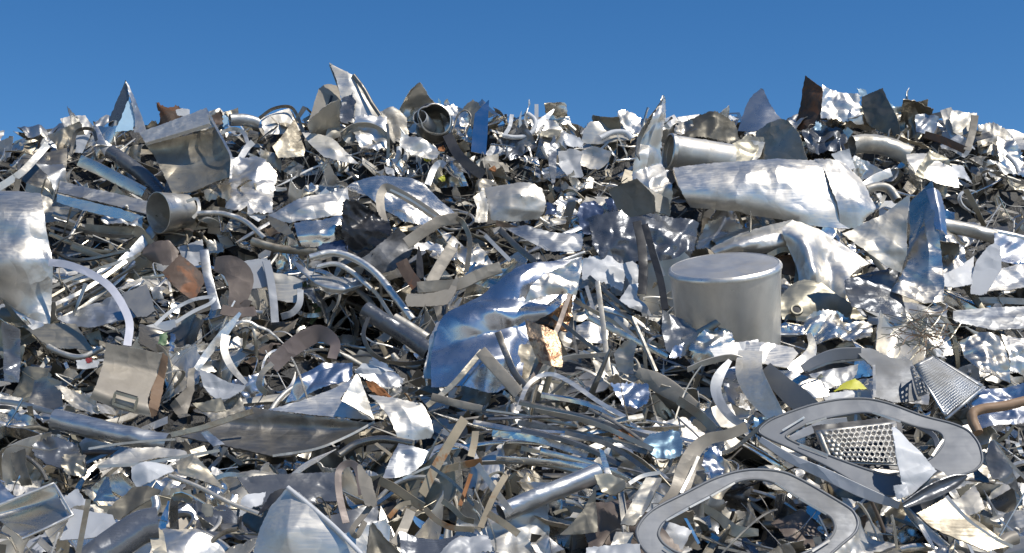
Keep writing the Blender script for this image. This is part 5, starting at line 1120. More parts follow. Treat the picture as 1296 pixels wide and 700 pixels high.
S('bent_sheet', 'pale flat plate at the bottom edge left of the nearest chair frame', SC, '742,694 770,690 810,690 / 740,712 770,712 812,712', 'pale_paint', 1.0, 0, 0.5)

# dark glossy strips in the lower middle
rng_ = np.random.default_rng(21)
for i in range(34):
    x = rng_.uniform(640, 800); y = rng_.uniform(515, 605)
    a = rng_.normal(0.12, 0.22); L_ = rng_.uniform(45, 95); bow = rng_.uniform(2, 12)
    R('fanned_strip', 'thin mirror dark strip in the dense fan of strips in the lower middle', 'scrap strip', f'{x-L_*math.cos(a):.0f},{y-L_*math.sin(a):.0f} {x:.0f},{y-bow:.0f} {x+L_*math.cos(a):.0f},{y+L_*math.sin(a):.0f}', rng_.uniform(3, 9),
      ['mirror_steel', 'dark_steel', 'chrome', 'slate_film', 'dull_zinc'][i % 5], ['flat', 'V', 'chan'][i % 3], 1.2, 0, 0.22 + rng_.uniform(0, .2), roll=rng_.uniform(-50, 50), twist=rng_.uniform(-40, 40), group='thin dark strips fanned out in the lower middle')

# rusty strips, bottom middle
rusty = [('588,530 572,556 552,590 534,626', 13, 'flat', 'longest rusty strip, rising steeply in the lower middle', 'rusty_strip'), ('480,608 500,618 520,632 536,642', 11, 'L', 'pale rusty angle lying left of the longest rusty strip', 'rusty_strip'),
         ('602,546 600,562 596,578', 9, 'flat', 'short pale strip standing right of the longest rusty strip', 'rusty_strip'), ('556,596 580,590 610,584', 9, 'flat', 'rusty level strip joining the short pale strip', 'rusty_strip'),
         ('604,588 622,614 648,650', 8, 'flat', 'narrow pale strip falling right from the rusty level strip', 'satin_aluminium'), ('640,602 624,630 608,668', 8, 'flat', 'rusty strip leaning left beside the smooth pipe', 'rusty_strip'),
         ('538,644 552,658 572,668 600,670', 7, 'flat', 'curled rusty ribbon under the pale rusty angle', 'rusty_strip'), ('560,634 574,644 586,656 600,660', 7, 'flat', 'curled yellow ribbon in the middle of the rusty strips', 'khaki_metal'),
         ('596,600 590,618 582,640', 5, 'flat', 'orange short strip among the rusty strips', 'orange_rust'), ('618,650 640,664 656,676', 9, 'flat', 'rust spotted strip at the foot of the leaning strip', 'rusty_strip'),
         ('500,690 512,666 520,646', 13, 'flat', 'tan upright strip at the bottom under the pale rusty angle', 'beige_paint'), ('492,655 506,640 520,636', 6, 'flat', 'small tan strip crossing beneath the pale rusty angle', 'rusty_strip'),
         ('545,590 575,612 600,640', 4, 'bar', 'dark rod threaded through the rusty strips', 'dark_steel'), ('510,606 540,592 566,586', 3, 'bar', 'thin bright wire arching left of the longest rusty strip', 'bright_aluminium')]
for i, (p_, w_, s_, l_, m_) in enumerate(rusty):
    R('rusty_strip', l_, 'scrap strip', p_, w_, m_, s_, 0.7, 0, 0.50 + 0.02 * (i % 4), roll=(i * 29) % 30 - 15, twist=(i * 17) % 30 - 15, th=.004)
t = empty('bent_strap', base_at(450, 672), 'brown strap bent into a tall hoop with a tan triangular tail, bottom middle', 'scrap strip')
R('hoop', None, None, '438,662 430,630 428,600 436,588 448,588 454,600 458,626', 9, 'brown_paint', 'flat', 0.6, 0, 0.5, parent=t, roll=15).data.materials[0] = MATS['mauve_brown']
S('tail', 'tan triangular tail', None, '452,590 456,588 / 454,612 470,606 / 462,640 474,622 / 474,642 478,638', 'beige_paint', 0.6, 0, 0.52, parent=t, anchor=(440, 670))
R('lower_curl', None, None, '476,630 462,650 446,670 452,678 462,660', 8, 'beige_paint', 'flat', 0.6, 0, 0.5, parent=t, anchor=(440, 670), roll=30)
S('bent_sheet', 'pale blue smooth sheet rising left of the longest rusty strip', SC, '505,560 525,566 552,574 / 492,585 512,588 540,584 / 484,606 500,606 520,600', 'blue_steel', 0.7, 0.2, 0.42)
R('curved_strip', 'dark arched band above the pale blue smooth sheet', 'scrap strip', '430,576 452,562 485,556 522,562', 10, 'dark_steel', 'arc', 0.8, 0, 0.42)
S('curved_sheet', 'broad dark slate sheet filling the bottom left of centre', SC, '300,605 360,600 425,596 / 315,625 370,618 430,614 / 330,645 380,636 436,634', 'slate_film', 1.3, 0, 0.34, th=.006, dent=(4, .02))
S('bent_sheet', 'pale triangular sheet scraps resting on the broad dark slate sheet', SC, '306,632 320,624 336,620 / 302,650 318,644 332,640', 'white_paint', 0.9, 0, 0.42, cr=(4, .5))
R('wire_loop', 'tiny wire ring beside the brown hoop at the bottom', 'wire', '404,640 400,632 406,630 414,642 418,656', 2, 'tarnished_steel', 'tube', 0.6, 0, 0.46, hollow=False)
S('mirror_plate', 'bright folded blue white plate with a sharp top corner at the bottom edge', SC, '362,618,0 368,618,0 376,622,0 / 342,640,0 368,642,2 404,646,0 / 328,668,0 364,668,4 430,672,0 / 320,704,0 370,706,2 462,706,0', 'satin_aluminium', 0.45, -0.25, 0.6, cr=(2, .2), smooth=False)
R('flat_bar', 'rolled edge with glare painted white along the bright folded blue white plate', 'scrap strip', '364,617 392,640 424,668 458,702', 5, 'white_paint', 'tube', 0.45, -0.25, 0.61, anchor=(370, 706))  # the edge's glare is put into white paint
S('curved_sheet', 'dark curved shell behind the bright folded blue white plate', SC, '342,626 352,620 364,618 / 334,640 344,634 356,630 / 326,652 334,648 340,642', 'black_paint', 0.6, 0, 0.56)
S('upright_sheet', 'dull grey leaf standing at the bottom edge left of the rusty strips', SC, '468,666 472,662 / 466,684 490,684 / 464,706 512,706', 'olive_metal', 0.5, 0.1, 0.6)
S('bent_sheet', 'flat slate plate with grooves at the bottom edge under the rusty strips', SC, '505,676 540,680 580,682 / 508,704 545,706 584,706', 'slate_film', 1.0, 0, 0.5)
S('crumpled_sheet', 'pale crumpled sheet at the bottom edge right of the grooved slate plate', SC, '556,700 580,680 618,676 / 560,712 592,700 624,700', 'pale_paint', 0.9, 0, 0.52, cr=(7, .5))
# bottom left
t = empty('metal_tray', base_at(32, 682), 'silver dented tray with a raised rim in the bottom left corner', 'metal tray')
S('pan', None, None, '-8,642,0 30,628,0 68,614,0 / -4,654,-3 36,642,-5 76,632,-3 / 8,666,-2 44,658,-3 84,646,0 / 28,680,0 58,668,0 90,652,0', 'mirror_steel', 0.9, 0, 0.5, parent=t, dent=(4, .008))
R('rim', None, None, '-8,642 30,627 68,612 78,628 92,652 60,668 28,682', 3, 'bright_aluminium', 'tube', 0.9, 0, 0.515, parent=t, anchor=(28, 682), smooth=False)
S('pale_plate', 'pale flat plate split by a dark rod at the bottom left', SC, '92,644 116,648 142,652 / 84,664 112,664 148,664 / 76,684 110,682 150,676', 'pale_paint', 0.9, 0, 0.46)
R('metal_rod', 'dark rod standing in front of the pale flat plate at the bottom left', 'scrap bar', '112,632 106,664 98,706', 7, 'tarnished_steel', 'bar', 0.3, 0, 0.62)
t = empty('rounded_shell', base_at(165, 700), 'dark rounded shell with one bright highlight at the bottom edge, left', 'metal drum')
R('shell', None, None, '110,716 145,690 178,668 200,664', 44, 'slate_film', 'tube', 0.6, 0.2, 0.5, parent=t)
S('end_cap', None, None, '186,664 196,666 206,672 / 190,684 200,686 210,690 / 194,704 202,706 212,706', 'tarnished_steel', 0.4, 0.4, 0.56, parent=t)
S('bent_sheet', 'long white oval plate, upper of two at the lower left', SC, '122,588 160,572 200,564 236,572 / 128,592 165,586 205,580 238,578', 'satin_aluminium', 1.3, 0, 0.46)
R('flat_bar', 'thin edge strip sweeping along the upper long white oval plate', 'scrap strip', '112,568 150,562 190,558 222,556', 3, 'satin_aluminium', 'bar', 1.0, 0, 0.48)
R('flat_bar', 'long thin strip running right below the upper white oval plate', 'scrap strip', '124,590 170,588 220,580 278,570', 4, 'satin_aluminium', 'bar', 1.0, 0, 0.5)
S('bent_sheet', 'white rounded plate with specks, lower of the two at the lower left', SC, '166,590 190,586 214,583 / 166,602 192,600 220,594 / 172,612 190,610 210,602', 'white_paint', 1.0, 0, 0.5)
S('bent_sheet', 'pale blue rectangular tab right of the upper white oval plate', SC, '254,548 264,546 / 270,566 284,562', 'blue_steel', 0.6, 0, 0.5)
S('upright_sheet', 'brown grey wedge plate standing right of the white rounded plate', SC, '222,584 246,576 / 226,600 262,592 / 250,606 286,622', 'tarnished_steel', 0.7, 0.1, 0.46)
R('bent_tube', 'long silver tube curving down right below the white rounded plate', 'scrap tube', '214,602 250,616 290,636 332,652', 5, 'satin_aluminium', 'tube', 0.9, 0, 0.5)
S('folded_sheet', 'olive open lid plate below the long white oval plates', SC, '168,616 186,614 204,622 / 148,636 172,634 200,628 / 134,654 150,656 166,646', 'olive_metal', 0.9, 0, 0.48, cr=(2, .4))
S('bent_sheet', 'pale blue pointed shard left of the olive open lid plate', SC, '134,604 138,604 / 124,622 142,624 / 118,634 148,634', 'mirror_steel', 0.6, 0, 0.5, smooth=False)
R('bent_tube', 'short bent chrome pipe under the olive open lid plate', 'scrap tube', '196,630 198,642 190,654 178,660', 11, 'bright_aluminium', 'tube', 0.6, 0, 0.52)
for i, (x, y, l_) in enumerate(((222, 626, 'khaki tab left of three on a dark strip at the lower left'), (236, 628, 'khaki tab in the middle of three on a dark strip at the lower left'), (262, 646, 'khaki tab right of three on a dark strip at the lower left'))):
    S('metal_tab', l_, 'scrap bit', f'{x-6},{y-8} {x+5},{y-8} / {x-7},{y} {x+8},{y+2} / {x-2},{y+8} {x+7},{y+8}', 'khaki_metal', 0.6, 0, 0.5)
S('crumpled_sheet', 'crumpled blue grey sheet at the left under the blue grey round pipe', SC, '40,560 70,556 98,560 / 44,580 72,576 100,574 / 80,594 96,594 110,590', 'slate_film', 0.9, 0, 0.4, cr=(5, .5))
S('crumpled_sheet', 'crinkled grey green scrap left of the upper white oval plate', SC, '80,574 96,572 108,576 / 78,590 96,590 110,596 / 84,600 98,602 110,600', 'tarnished_steel', 0.7, 0, 0.46, cr=(12, .7))
S('upright_sheet', 'green grey upright plate near the left edge below the round pipe', SC, '12,574 32,568 / 18,594 34,590 / 26,614 40,612', 'olive_metal', 0.5, 0, 0.42)
S('bent_sheet', 'blue flat corner at the left edge above the silver dented tray', SC, '-6,600 8,620 / -6,640 18,628', 'blue_foil', 0.8, 0, 0.42)

# ---------------------------------------------------------------- the many small pieces between the large ones
def proto_mesh(name, V, F, angle=32):
    me = bpy.data.meshes.new(name)
    V = np.asarray(V, float); V = V - V.mean(0)
    me.from_pydata(V.tolist(), [], F)
    me.shade_smooth(); me.set_sharp_from_angle(angle=rad(angle))
    me.materials.append(MATS['dull_zinc'])
    return me


def p_strip(rng, sec=None):
    L_ = rng.uniform(0.22, 0.8); w = rng.uniform(0.004, 0.026)
    n = 22; u = np.linspace(-.5, .5, n)
    bend = rng.normal(0, 0.55) if rng.random() < .7 else rng.normal(0, 1.3)
    b2 = rng.normal(0, 0.25)
    C = np.stack([u * L_, b2 * L_ * (u ** 2 - .08) , bend * L_ * (u ** 2 - .08) + rng.normal(0, .12) * L_ * np.sin(u * 9)], 1)
    for _ in range(rng.integers(0, 4)):           # sharp kinks
        k = rng.uniform(-.4, .4); s = rng.choice([-1, 1]) * rng.uniform(.3, 1.3)
        C[:, 2] += s * np.maximum(0, (u - k)) * L_; C[:, 1] += rng.normal(0, .25) * np.maximum(0, (u - k)) * L_
    wid = w * (1 + rng.normal(0, .25) * u + rng.normal(0, .06, n))
    if rng.random() < .35: wid = wid * np.clip((.5 - u) * rng.uniform(2, 8), .08, 1)
    G, cl = sweep(C, wid, sec or rng.choice(['flat', 'flat', 'flat', 'chan', 'V', 'L', 'arc']), np.array([0.05, .1, 1.0]), rng.uniform(-20, 20), rng.normal(0, 45))
    return shell(G, .0025)


def p_sheet(rng, amp=.25, small=False):
    a = rng.uniform(.08, .25); b = a * rng.uniform(.3, 1.0)
    c = np.array([[-a, -b], [a, -b], [a, b], [-a, b]]) / 2 * (1 + rng.normal(0, .22, (4, 2)))
    if rng.random() < .35: c[2] = c[3] + (c[2] - c[3]) * rng.uniform(.02, .35)
    n = 26
    u, v = np.meshgrid(np.linspace(0, 1, n), np.linspace(0, 1, n), indexing='ij')
    P = ((1 - u) * (1 - v))[..., None] * c[0] + (u * (1 - v))[..., None] * c[1] + (u * v)[..., None] * c[2] + ((1 - u) * v)[..., None] * c[3]
    bow = rng.normal(0, .22)
    P[..., 1] += bow * a * (u - .5) ** 2; P[..., 0] += rng.normal(0, .18) * a * (v - .5) ** 2
    curl = rng.normal(0, 1.3); th = rng.uniform(0, math.pi)
    s = P[..., 0] * math.cos(th) + P[..., 1] * math.sin(th)
    z = curl * s * s / a
    z = z + crease(P, rng.integers(1, 5), amp * 1.7, rng, .002) + crumple(P, a, 4, rng.uniform(.1, .5), rng)
    if rng.random() < .5:                         # a folded lip along one edge
        f0 = rng.uniform(.08, .25); z = z + rng.choice([-1, 1]) * np.maximum(0, f0 - v) * b * rng.uniform(1, 3)
    if rng.random() < .35: z = z + rng.choice([-1, 1]) * np.maximum(0, u - rng.uniform(.6, .9)) * a * rng.uniform(1, 3)
    e = (u == 0) | (u == 1) | (v == 0) | (v == 1)
    P = P + rng.normal(0, rng.uniform(.0005, .0035), P.shape) * e[..., None]
    return shell(np.concatenate([P, z[..., None]], 2), .0025)


def p_crumple(rng):
    a = rng.uniform(.10, .24); b = a * rng.uniform(.5, 1.0); n = 30
    u, v = np.meshgrid(np.linspace(-.5, .5, n), np.linspace(-.5, .5, n), indexing='ij')
    P = np.stack([u * a * (1 + .3 * rng.normal() * v), v * b * (1 + .3 * rng.normal() * u)], 2)
    e = (abs(u) > .49) | (abs(v) > .49)
    z = crumple(P, a, int(rng.integers(5, 11)), rng.uniform(.5, .95), rng) + rng.normal(0, .5) * P[..., 0] ** 2 / a
    P = P + crumple(P, a, 4, .35, rng)[..., None] * np.array([.8, -.6]) + rng.normal(0, .0015, P.shape) * e[..., None]
    return shell(np.concatenate([P, z[..., None]], 2), .002)


def p_tube(rng):
    L_ = rng.uniform(.15, .42); r = rng.uniform(.006, .019); n = 14; u = np.linspace(-.5, .5, n)
    C = np.stack([u * L_, rng.normal(0, .25) * L_ * u ** 2, rng.normal(0, .5) * L_ * u ** 2 * (rng.random() < .6)], 1)
    G, cl = sweep(C, np.full(n, 2 * r), 'tube', np.array([.05, .1, 1.0]), 0, 0, False, 14)
    dn = dents(np.stack(np.meshgrid(u * L_, np.arange(14) * r * .45, indexing='ij'), 2), 3, r * .5, rng)
    G = G - (G - C[:, None]) * np.clip(abs(dn) / r, 0, .7)[..., None]
    G[-3:] = C[-3:, None] + (G[-3:] - C[-3:, None]) * np.array([1, 1, rng.uniform(.2, 1)])
    return shell(G, .003, False, True)


def p_rod(rng):
    L_ = rng.uniform(.2, .6); n = 9; u = np.linspace(-.5, .5, n)
    C = np.stack([u * L_, rng.normal(0, .1) * L_ * u ** 2, rng.normal(0, .18) * L_ * u ** 2], 1)
    G, cl = sweep(C, np.full(n, rng.uniform(.003, .009)), rng.choice(['bar', 'tube']), np.array([.05, .1, 1.0]), rng.uniform(0, 90), 0, False, 8)
    return solid_tube(G)


def p_wire(rng):
    n = 40; k = rng.integers(4, 7)
    P = rng.normal(0, 1, (k, 3)) * np.array([.11, .07, .035])
    C = catmull(P, n)
    G, cl = sweep(C, np.full(n, rng.uniform(.003, .007)), 'tube', np.array([.1, .2, 1.0]), 0, 0, False, 6)
    return solid_tube(G)


def p_hoop(rng):
    r = rng.uniform(.05, .15); a = np.linspace(0, rng.uniform(2.2, 5.6), 30)
    sp = rng.uniform(.8, 1.15)
    C = np.stack([np.cos(a) * r * sp, np.sin(a) * r, a * rng.normal(0, .008)], 1)
    if rng.random() < .5:
        G, cl = sweep(C, np.full(30, rng.uniform(.012, .03)), 'flat', np.array([.02, .05, 1.0]), rng.uniform(30, 90), 0)
        return shell(G, .0025)
    G, cl = sweep(C, np.full(30, rng.uniform(.010, .018)), 'tube', np.array([.02, .05, 1.0]), 0, 0, False, 10)
    return shell(G, .002, False, True)


def p_ribbon(rng):
    """a long springy ribbon of offcut, curled and twisted"""
    n = 44; u = np.linspace(0, 1, n)
    L_ = rng.uniform(.35, .95); k0, k1 = rng.normal(0, 3.2), rng.normal(0, 3.0)
    a = k0 * u + k1 * u ** 2 * .5 + .3 * np.sin(u * rng.uniform(2, 9))
    C = np.stack([np.cumsum(np.cos(a)), np.cumsum(np.sin(a)) * rng.uniform(.4, 1), .35 * np.cumsum(np.sin(a * .7 + rng.uniform(0, 6))) * rng.uniform(.2, 1)], 1) * L_ / n
    wid = rng.uniform(.007, .026) * (1 + .2 * np.sin(u * 5)) * np.clip(u * 12, .3, 1)
    G, cl = sweep(C, wid, rng.choice(['flat', 'flat', 'V', 'arc', 'chan']), np.array([.05, .1, 1.0]), rng.uniform(-70, 70), rng.normal(0, 130))
    return shell(G, .0025)


def p_blade(rng):
    L_ = rng.uniform(.1, .3); w = rng.uniform(.02, .06); n = 14; u = np.linspace(0, 1, n)
    C = np.stack([(u - .5) * L_, rng.normal(0, .3) * L_ * (u - .5) ** 2, rng.normal(0, .45) * L_ * (u - .5) ** 2], 1)
    wid = w * np.maximum(.03, (1 - u) ** rng.uniform(.5, 1.2)) * (0.5 + np.minimum(1, u * 3) * .5)
    G, cl = sweep(C, wid, rng.choice(['flat', 'V', 'scoop', 'flat']), np.array([.05, .1, 1.0]), 0, rng.normal(0, 40))
    return shell(G, .0025)


KINDS = {
    'metal_strip': (p_strip, 46, 'strip', 'scrap strip'), 'sheet_scrap': (p_sheet, 60, 'sheet piece', 'scrap sheet'), 'crumpled_foil': (p_crumple, 40, 'crumpled sheet', 'scrap sheet'),
    'tube_offcut': (p_tube, 20, 'tube', 'scrap tube'), 'thin_rod': (p_rod, 16, 'rod', 'scrap bar'), 'wire_tangle': (p_wire, 18, 'loose wire', 'wire'),
    'bent_hoop': (p_hoop, 16, 'hoop', 'scrap strip'), 'curled_ribbon': (p_ribbon, 50, 'curled ribbon', 'scrap strip'), 'pointed_shard': (p_blade, 30, 'pointed shard', 'scrap sheet'),
}
PROTO = {}
for kname, (fn, cnt, _a, _b) in KINDS.items():
    rng = np.random.default_rng(len(kname) * 31 + cnt)
    PROTO[kname] = [proto_mesh(kname, *fn(rng), angle=30) for _ in range(cnt)]

TONES = {'chrome': 'mirror bright', 'mirror_steel': 'shiny steel', 'bright_aluminium': 'bright silver', 'satin_aluminium': 'satin silver', 'dull_zinc': 'dull grey', 'tarnished_steel': 'tarnished', 'dark_steel': 'dark grey',
         'blue_steel': 'blue grey', 'khaki_metal': 'khaki', 'grey_paint': 'grey painted', 'pale_paint': 'pale grey', 'white_paint': 'white', 'beige_paint': 'beige', 'brown_paint': 'brown', 'black_paint': 'black', 'rusty_strip': 'rusty tan',
         'olive_metal': 'olive', 'slate_film': 'slate', 'blue_foil': 'blue', 'rust_brown': 'rust brown', 'deep_blue': 'deep blue', 'orange_rust': 'orange', 'copper_foil': 'copper brown'}
STD = dict(chrome=9, mirror_steel=15, bright_aluminium=19, satin_aluminium=15, dull_zinc=12, tarnished_steel=9, dark_steel=5, blue_steel=3, khaki_metal=6, white_paint=2, pale_paint=2, beige_paint=5, brown_paint=2, black_paint=2, slate_film=4, blue_foil=3, olive_metal=2)
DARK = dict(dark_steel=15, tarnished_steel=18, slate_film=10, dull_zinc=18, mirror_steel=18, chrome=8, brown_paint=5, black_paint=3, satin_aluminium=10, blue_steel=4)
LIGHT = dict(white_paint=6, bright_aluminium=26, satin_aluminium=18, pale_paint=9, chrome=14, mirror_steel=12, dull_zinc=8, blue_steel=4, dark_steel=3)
WARM = dict(rusty_strip=18, beige_paint=16, khaki_metal=12, tarnished_steel=12, satin_aluminium=10, dark_steel=8, mirror_steel=8, dull_zinc=8, orange_rust=1)
BROWN = dict(tarnished_steel=16, olive_metal=14, rust_brown=7, khaki_metal=10, dull_zinc=14, satin_aluminium=14, bright_aluminium=10, white_paint=5, dark_steel=10, blue_steel=6)
ALLK = dict(metal_strip=22, curled_ribbon=20, sheet_scrap=22, crumpled_foil=24, tube_offcut=3, thin_rod=8, wire_tangle=6, bent_hoop=3, pointed_shard=6)
STRIPS = dict(metal_strip=44, curled_ribbon=22, thin_rod=14, pointed_shard=10, sheet_scrap=10)
# centre, radii (pixels), number, kinds, tones, direction on the slope (deg), spread, scale
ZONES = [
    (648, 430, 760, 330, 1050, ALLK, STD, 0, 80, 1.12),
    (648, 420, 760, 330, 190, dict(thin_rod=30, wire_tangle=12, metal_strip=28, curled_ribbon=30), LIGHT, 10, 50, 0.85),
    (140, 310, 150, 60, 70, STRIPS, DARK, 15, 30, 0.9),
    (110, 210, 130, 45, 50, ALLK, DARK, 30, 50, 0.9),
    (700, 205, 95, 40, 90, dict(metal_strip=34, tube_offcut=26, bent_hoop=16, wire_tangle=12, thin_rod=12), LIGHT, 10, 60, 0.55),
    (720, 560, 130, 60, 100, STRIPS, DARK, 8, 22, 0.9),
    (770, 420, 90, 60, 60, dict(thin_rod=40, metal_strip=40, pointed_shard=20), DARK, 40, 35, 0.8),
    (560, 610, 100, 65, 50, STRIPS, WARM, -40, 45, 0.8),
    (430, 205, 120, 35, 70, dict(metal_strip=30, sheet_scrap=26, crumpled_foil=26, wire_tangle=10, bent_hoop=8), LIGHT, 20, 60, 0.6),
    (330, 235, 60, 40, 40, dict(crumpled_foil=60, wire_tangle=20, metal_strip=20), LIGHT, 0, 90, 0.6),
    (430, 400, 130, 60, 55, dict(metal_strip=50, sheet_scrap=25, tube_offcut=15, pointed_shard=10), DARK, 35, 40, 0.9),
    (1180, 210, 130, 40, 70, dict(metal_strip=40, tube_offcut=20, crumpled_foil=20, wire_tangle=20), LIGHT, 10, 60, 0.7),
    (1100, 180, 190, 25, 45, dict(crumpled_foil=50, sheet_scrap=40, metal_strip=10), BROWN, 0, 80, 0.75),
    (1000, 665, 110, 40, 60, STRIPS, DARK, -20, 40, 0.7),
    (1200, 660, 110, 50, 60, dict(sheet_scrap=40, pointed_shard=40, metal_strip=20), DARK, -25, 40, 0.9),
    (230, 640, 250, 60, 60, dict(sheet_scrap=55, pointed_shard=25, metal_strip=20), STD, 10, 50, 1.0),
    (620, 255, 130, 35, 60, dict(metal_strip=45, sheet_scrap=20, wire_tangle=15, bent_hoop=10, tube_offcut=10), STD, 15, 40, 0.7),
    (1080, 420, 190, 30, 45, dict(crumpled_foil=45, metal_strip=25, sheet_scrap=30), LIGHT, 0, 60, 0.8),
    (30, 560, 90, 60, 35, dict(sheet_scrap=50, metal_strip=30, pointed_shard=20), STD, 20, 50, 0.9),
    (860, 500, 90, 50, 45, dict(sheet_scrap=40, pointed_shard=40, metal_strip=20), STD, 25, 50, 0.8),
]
frng = np.random.default_rng(11)


def pick(d):
    k = list(d); p = np.array([d[x] for x in k], float)
    return k[frng.choice(len(k), p=p / p.sum())]


def orient(ang, spread, flat):
    """a frame lying on the slope: x along the direction ang (deg) seen from the front, z off the slope"""
    tilt = np.array([frng.normal(0, 1), frng.normal(0, 1), frng.normal(0, 1)]) * flat
    n = np.array([0, -math.sin(rad(42)), math.cos(rad(42))]) + tilt
    n /= np.linalg.norm(n)
    a = rad(ang + frng.normal(0, spread))
    x = np.array([math.cos(a), 0.55 * -math.sin(a) * -1 * -1, -math.sin(a) * .85])
    x = x - (x @ n) * n; x /= np.linalg.norm(x)
    y = np.cross(n, x)
    return Matrix(((x[0], y[0], n[0]), (x[1], y[1], n[1]), (x[2], y[2], n[2])))


FILL = []
seen_px = {}
budget = {k: 460 for k in KINDS}


def add_fill(kind, px, py, tone, ang, spread, scale, back, flat):
    if budget[kind] <= 0: kind = 'sheet_scrap' if budget['sheet_scrap'] > 0 else 'pointed_shard'
    if budget[kind] <= 0: return
    me = PROTO[kind][frng.integers(len(PROTO[kind]))]
    o = bpy.data.objects.new(kind, me)
    COL.objects.link(o)
    budget[kind] -= 1
    d = float(depth(px, py)) - back
    M = orient(ang, spread, flat).to_4x4()
    s = scale * frng.uniform(.75, 1.25) * (1.22 if kind in ('sheet_scrap', 'crumpled_foil') else 1)
    M = Matrix.Translation(Vector(pt(px, py, d))) @ M @ Matrix.Diagonal((s, s, s, 1))
    o.matrix_world = M
    o.material_slots[0].link = 'OBJECT'
    o.material_slots[0].material = MATS[tone]
    FILL.append([o, kind, tone, px, py])


for cx, cyy, rx, ry, num, kinds, tones, ang, spread, scl in ZONES:
    for i in range(num):
        for _ in range(40):
            if rx > 500:
                px, py = frng.uniform(-60, 1356), frng.uniform(150, 735)
            else:
                px, py = frng.normal(cx, rx * .6), frng.normal(cyy, ry * .6)
            yc = float(np.interp(px, CX, CYY))
            if py > yc - 2 and py < 740 and -70 < px < 1366: break
        far = 1.0 - 0.25 * max(0, min(1, (350 - py) / 200))
        kd = pick(kinds)
        if py < yc + 50 and kd in ('thin_rod', 'wire_tangle'): kd = 'crumpled_foil'
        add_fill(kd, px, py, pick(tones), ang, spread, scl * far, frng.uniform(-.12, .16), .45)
# the ragged skyline
for i in range(260):
    px = frng.uniform(-60, 1356); yc = float(np.interp(px, CX, CYY))
    tones = BROWN if px > 850 else STD
    add_fill(pick(dict(sheet_scrap=34, crumpled_foil=42, metal_strip=9, tube_offcut=5, pointed_shard=4)), px, yc + frng.uniform(-9, 14), pick(tones), 0, 90, 1.0 if px > 1050 else 0.85, frng.uniform(-.1, .2), .8)


# a carpet of small fragments under everything (nobody could count it)
def fragments():
    rng = np.random.default_rng(3)
    for m_, num in (('satin_aluminium', 1700), ('dark_steel', 900), ('mirror_steel', 1900), ('tarnished_steel', 1100)):
        V, F = [], []
        for i in range(num):
            px, py = rng.uniform(-330, 1630), rng.uniform(120, 900)
            yc = float(np.interp(px, CX, CYY))
            if py < yc: py = yc + rng.uniform(0, 20)
            d = float(depth(px, min(py, 700)))
            c = pt(px, min(py, 700), d + rng.uniform(0.06, .2))
            if py > 700: c = c + (py - 700) / 200 * np.array([0, -1.7, -1.1])
            s = rng.uniform(.04, .15); w = s * rng.uniform(.05, .4)
            x = rng.normal(0, 1, 3) * np.array([1, .7, .5]); x /= np.linalg.norm(x)
            n = np.array([0, -.6, .75]) + rng.normal(0, .55, 3); y = np.cross(n, x); y /= np.linalg.norm(y); n = np.cross(x, y)
            k = rng.normal(0, .5) * s; b = len(V)
            for (u, v, z) in ((-1, -1, 0), (0, -1, k), (1, -.6, 0), (1, .6, 0), (0, 1, k), (-1, 1, 0)):
                V.append(c + x * u * s + y * v * w + n * z)
            F += [(b, b + 1, b + 4, b + 5), (b + 1, b + 2, b + 3, b + 4)]
        o = link('scrap_fragments', np.array(V), F, m_, smooth=False)
        tag(o, 'small metal fragments packed in the gaps of the heap', None, kind='stuff')


fragments()

# ---------------------------------------------------------------- only what can be seen stays; names and labels
bpy.context.view_layer.update()


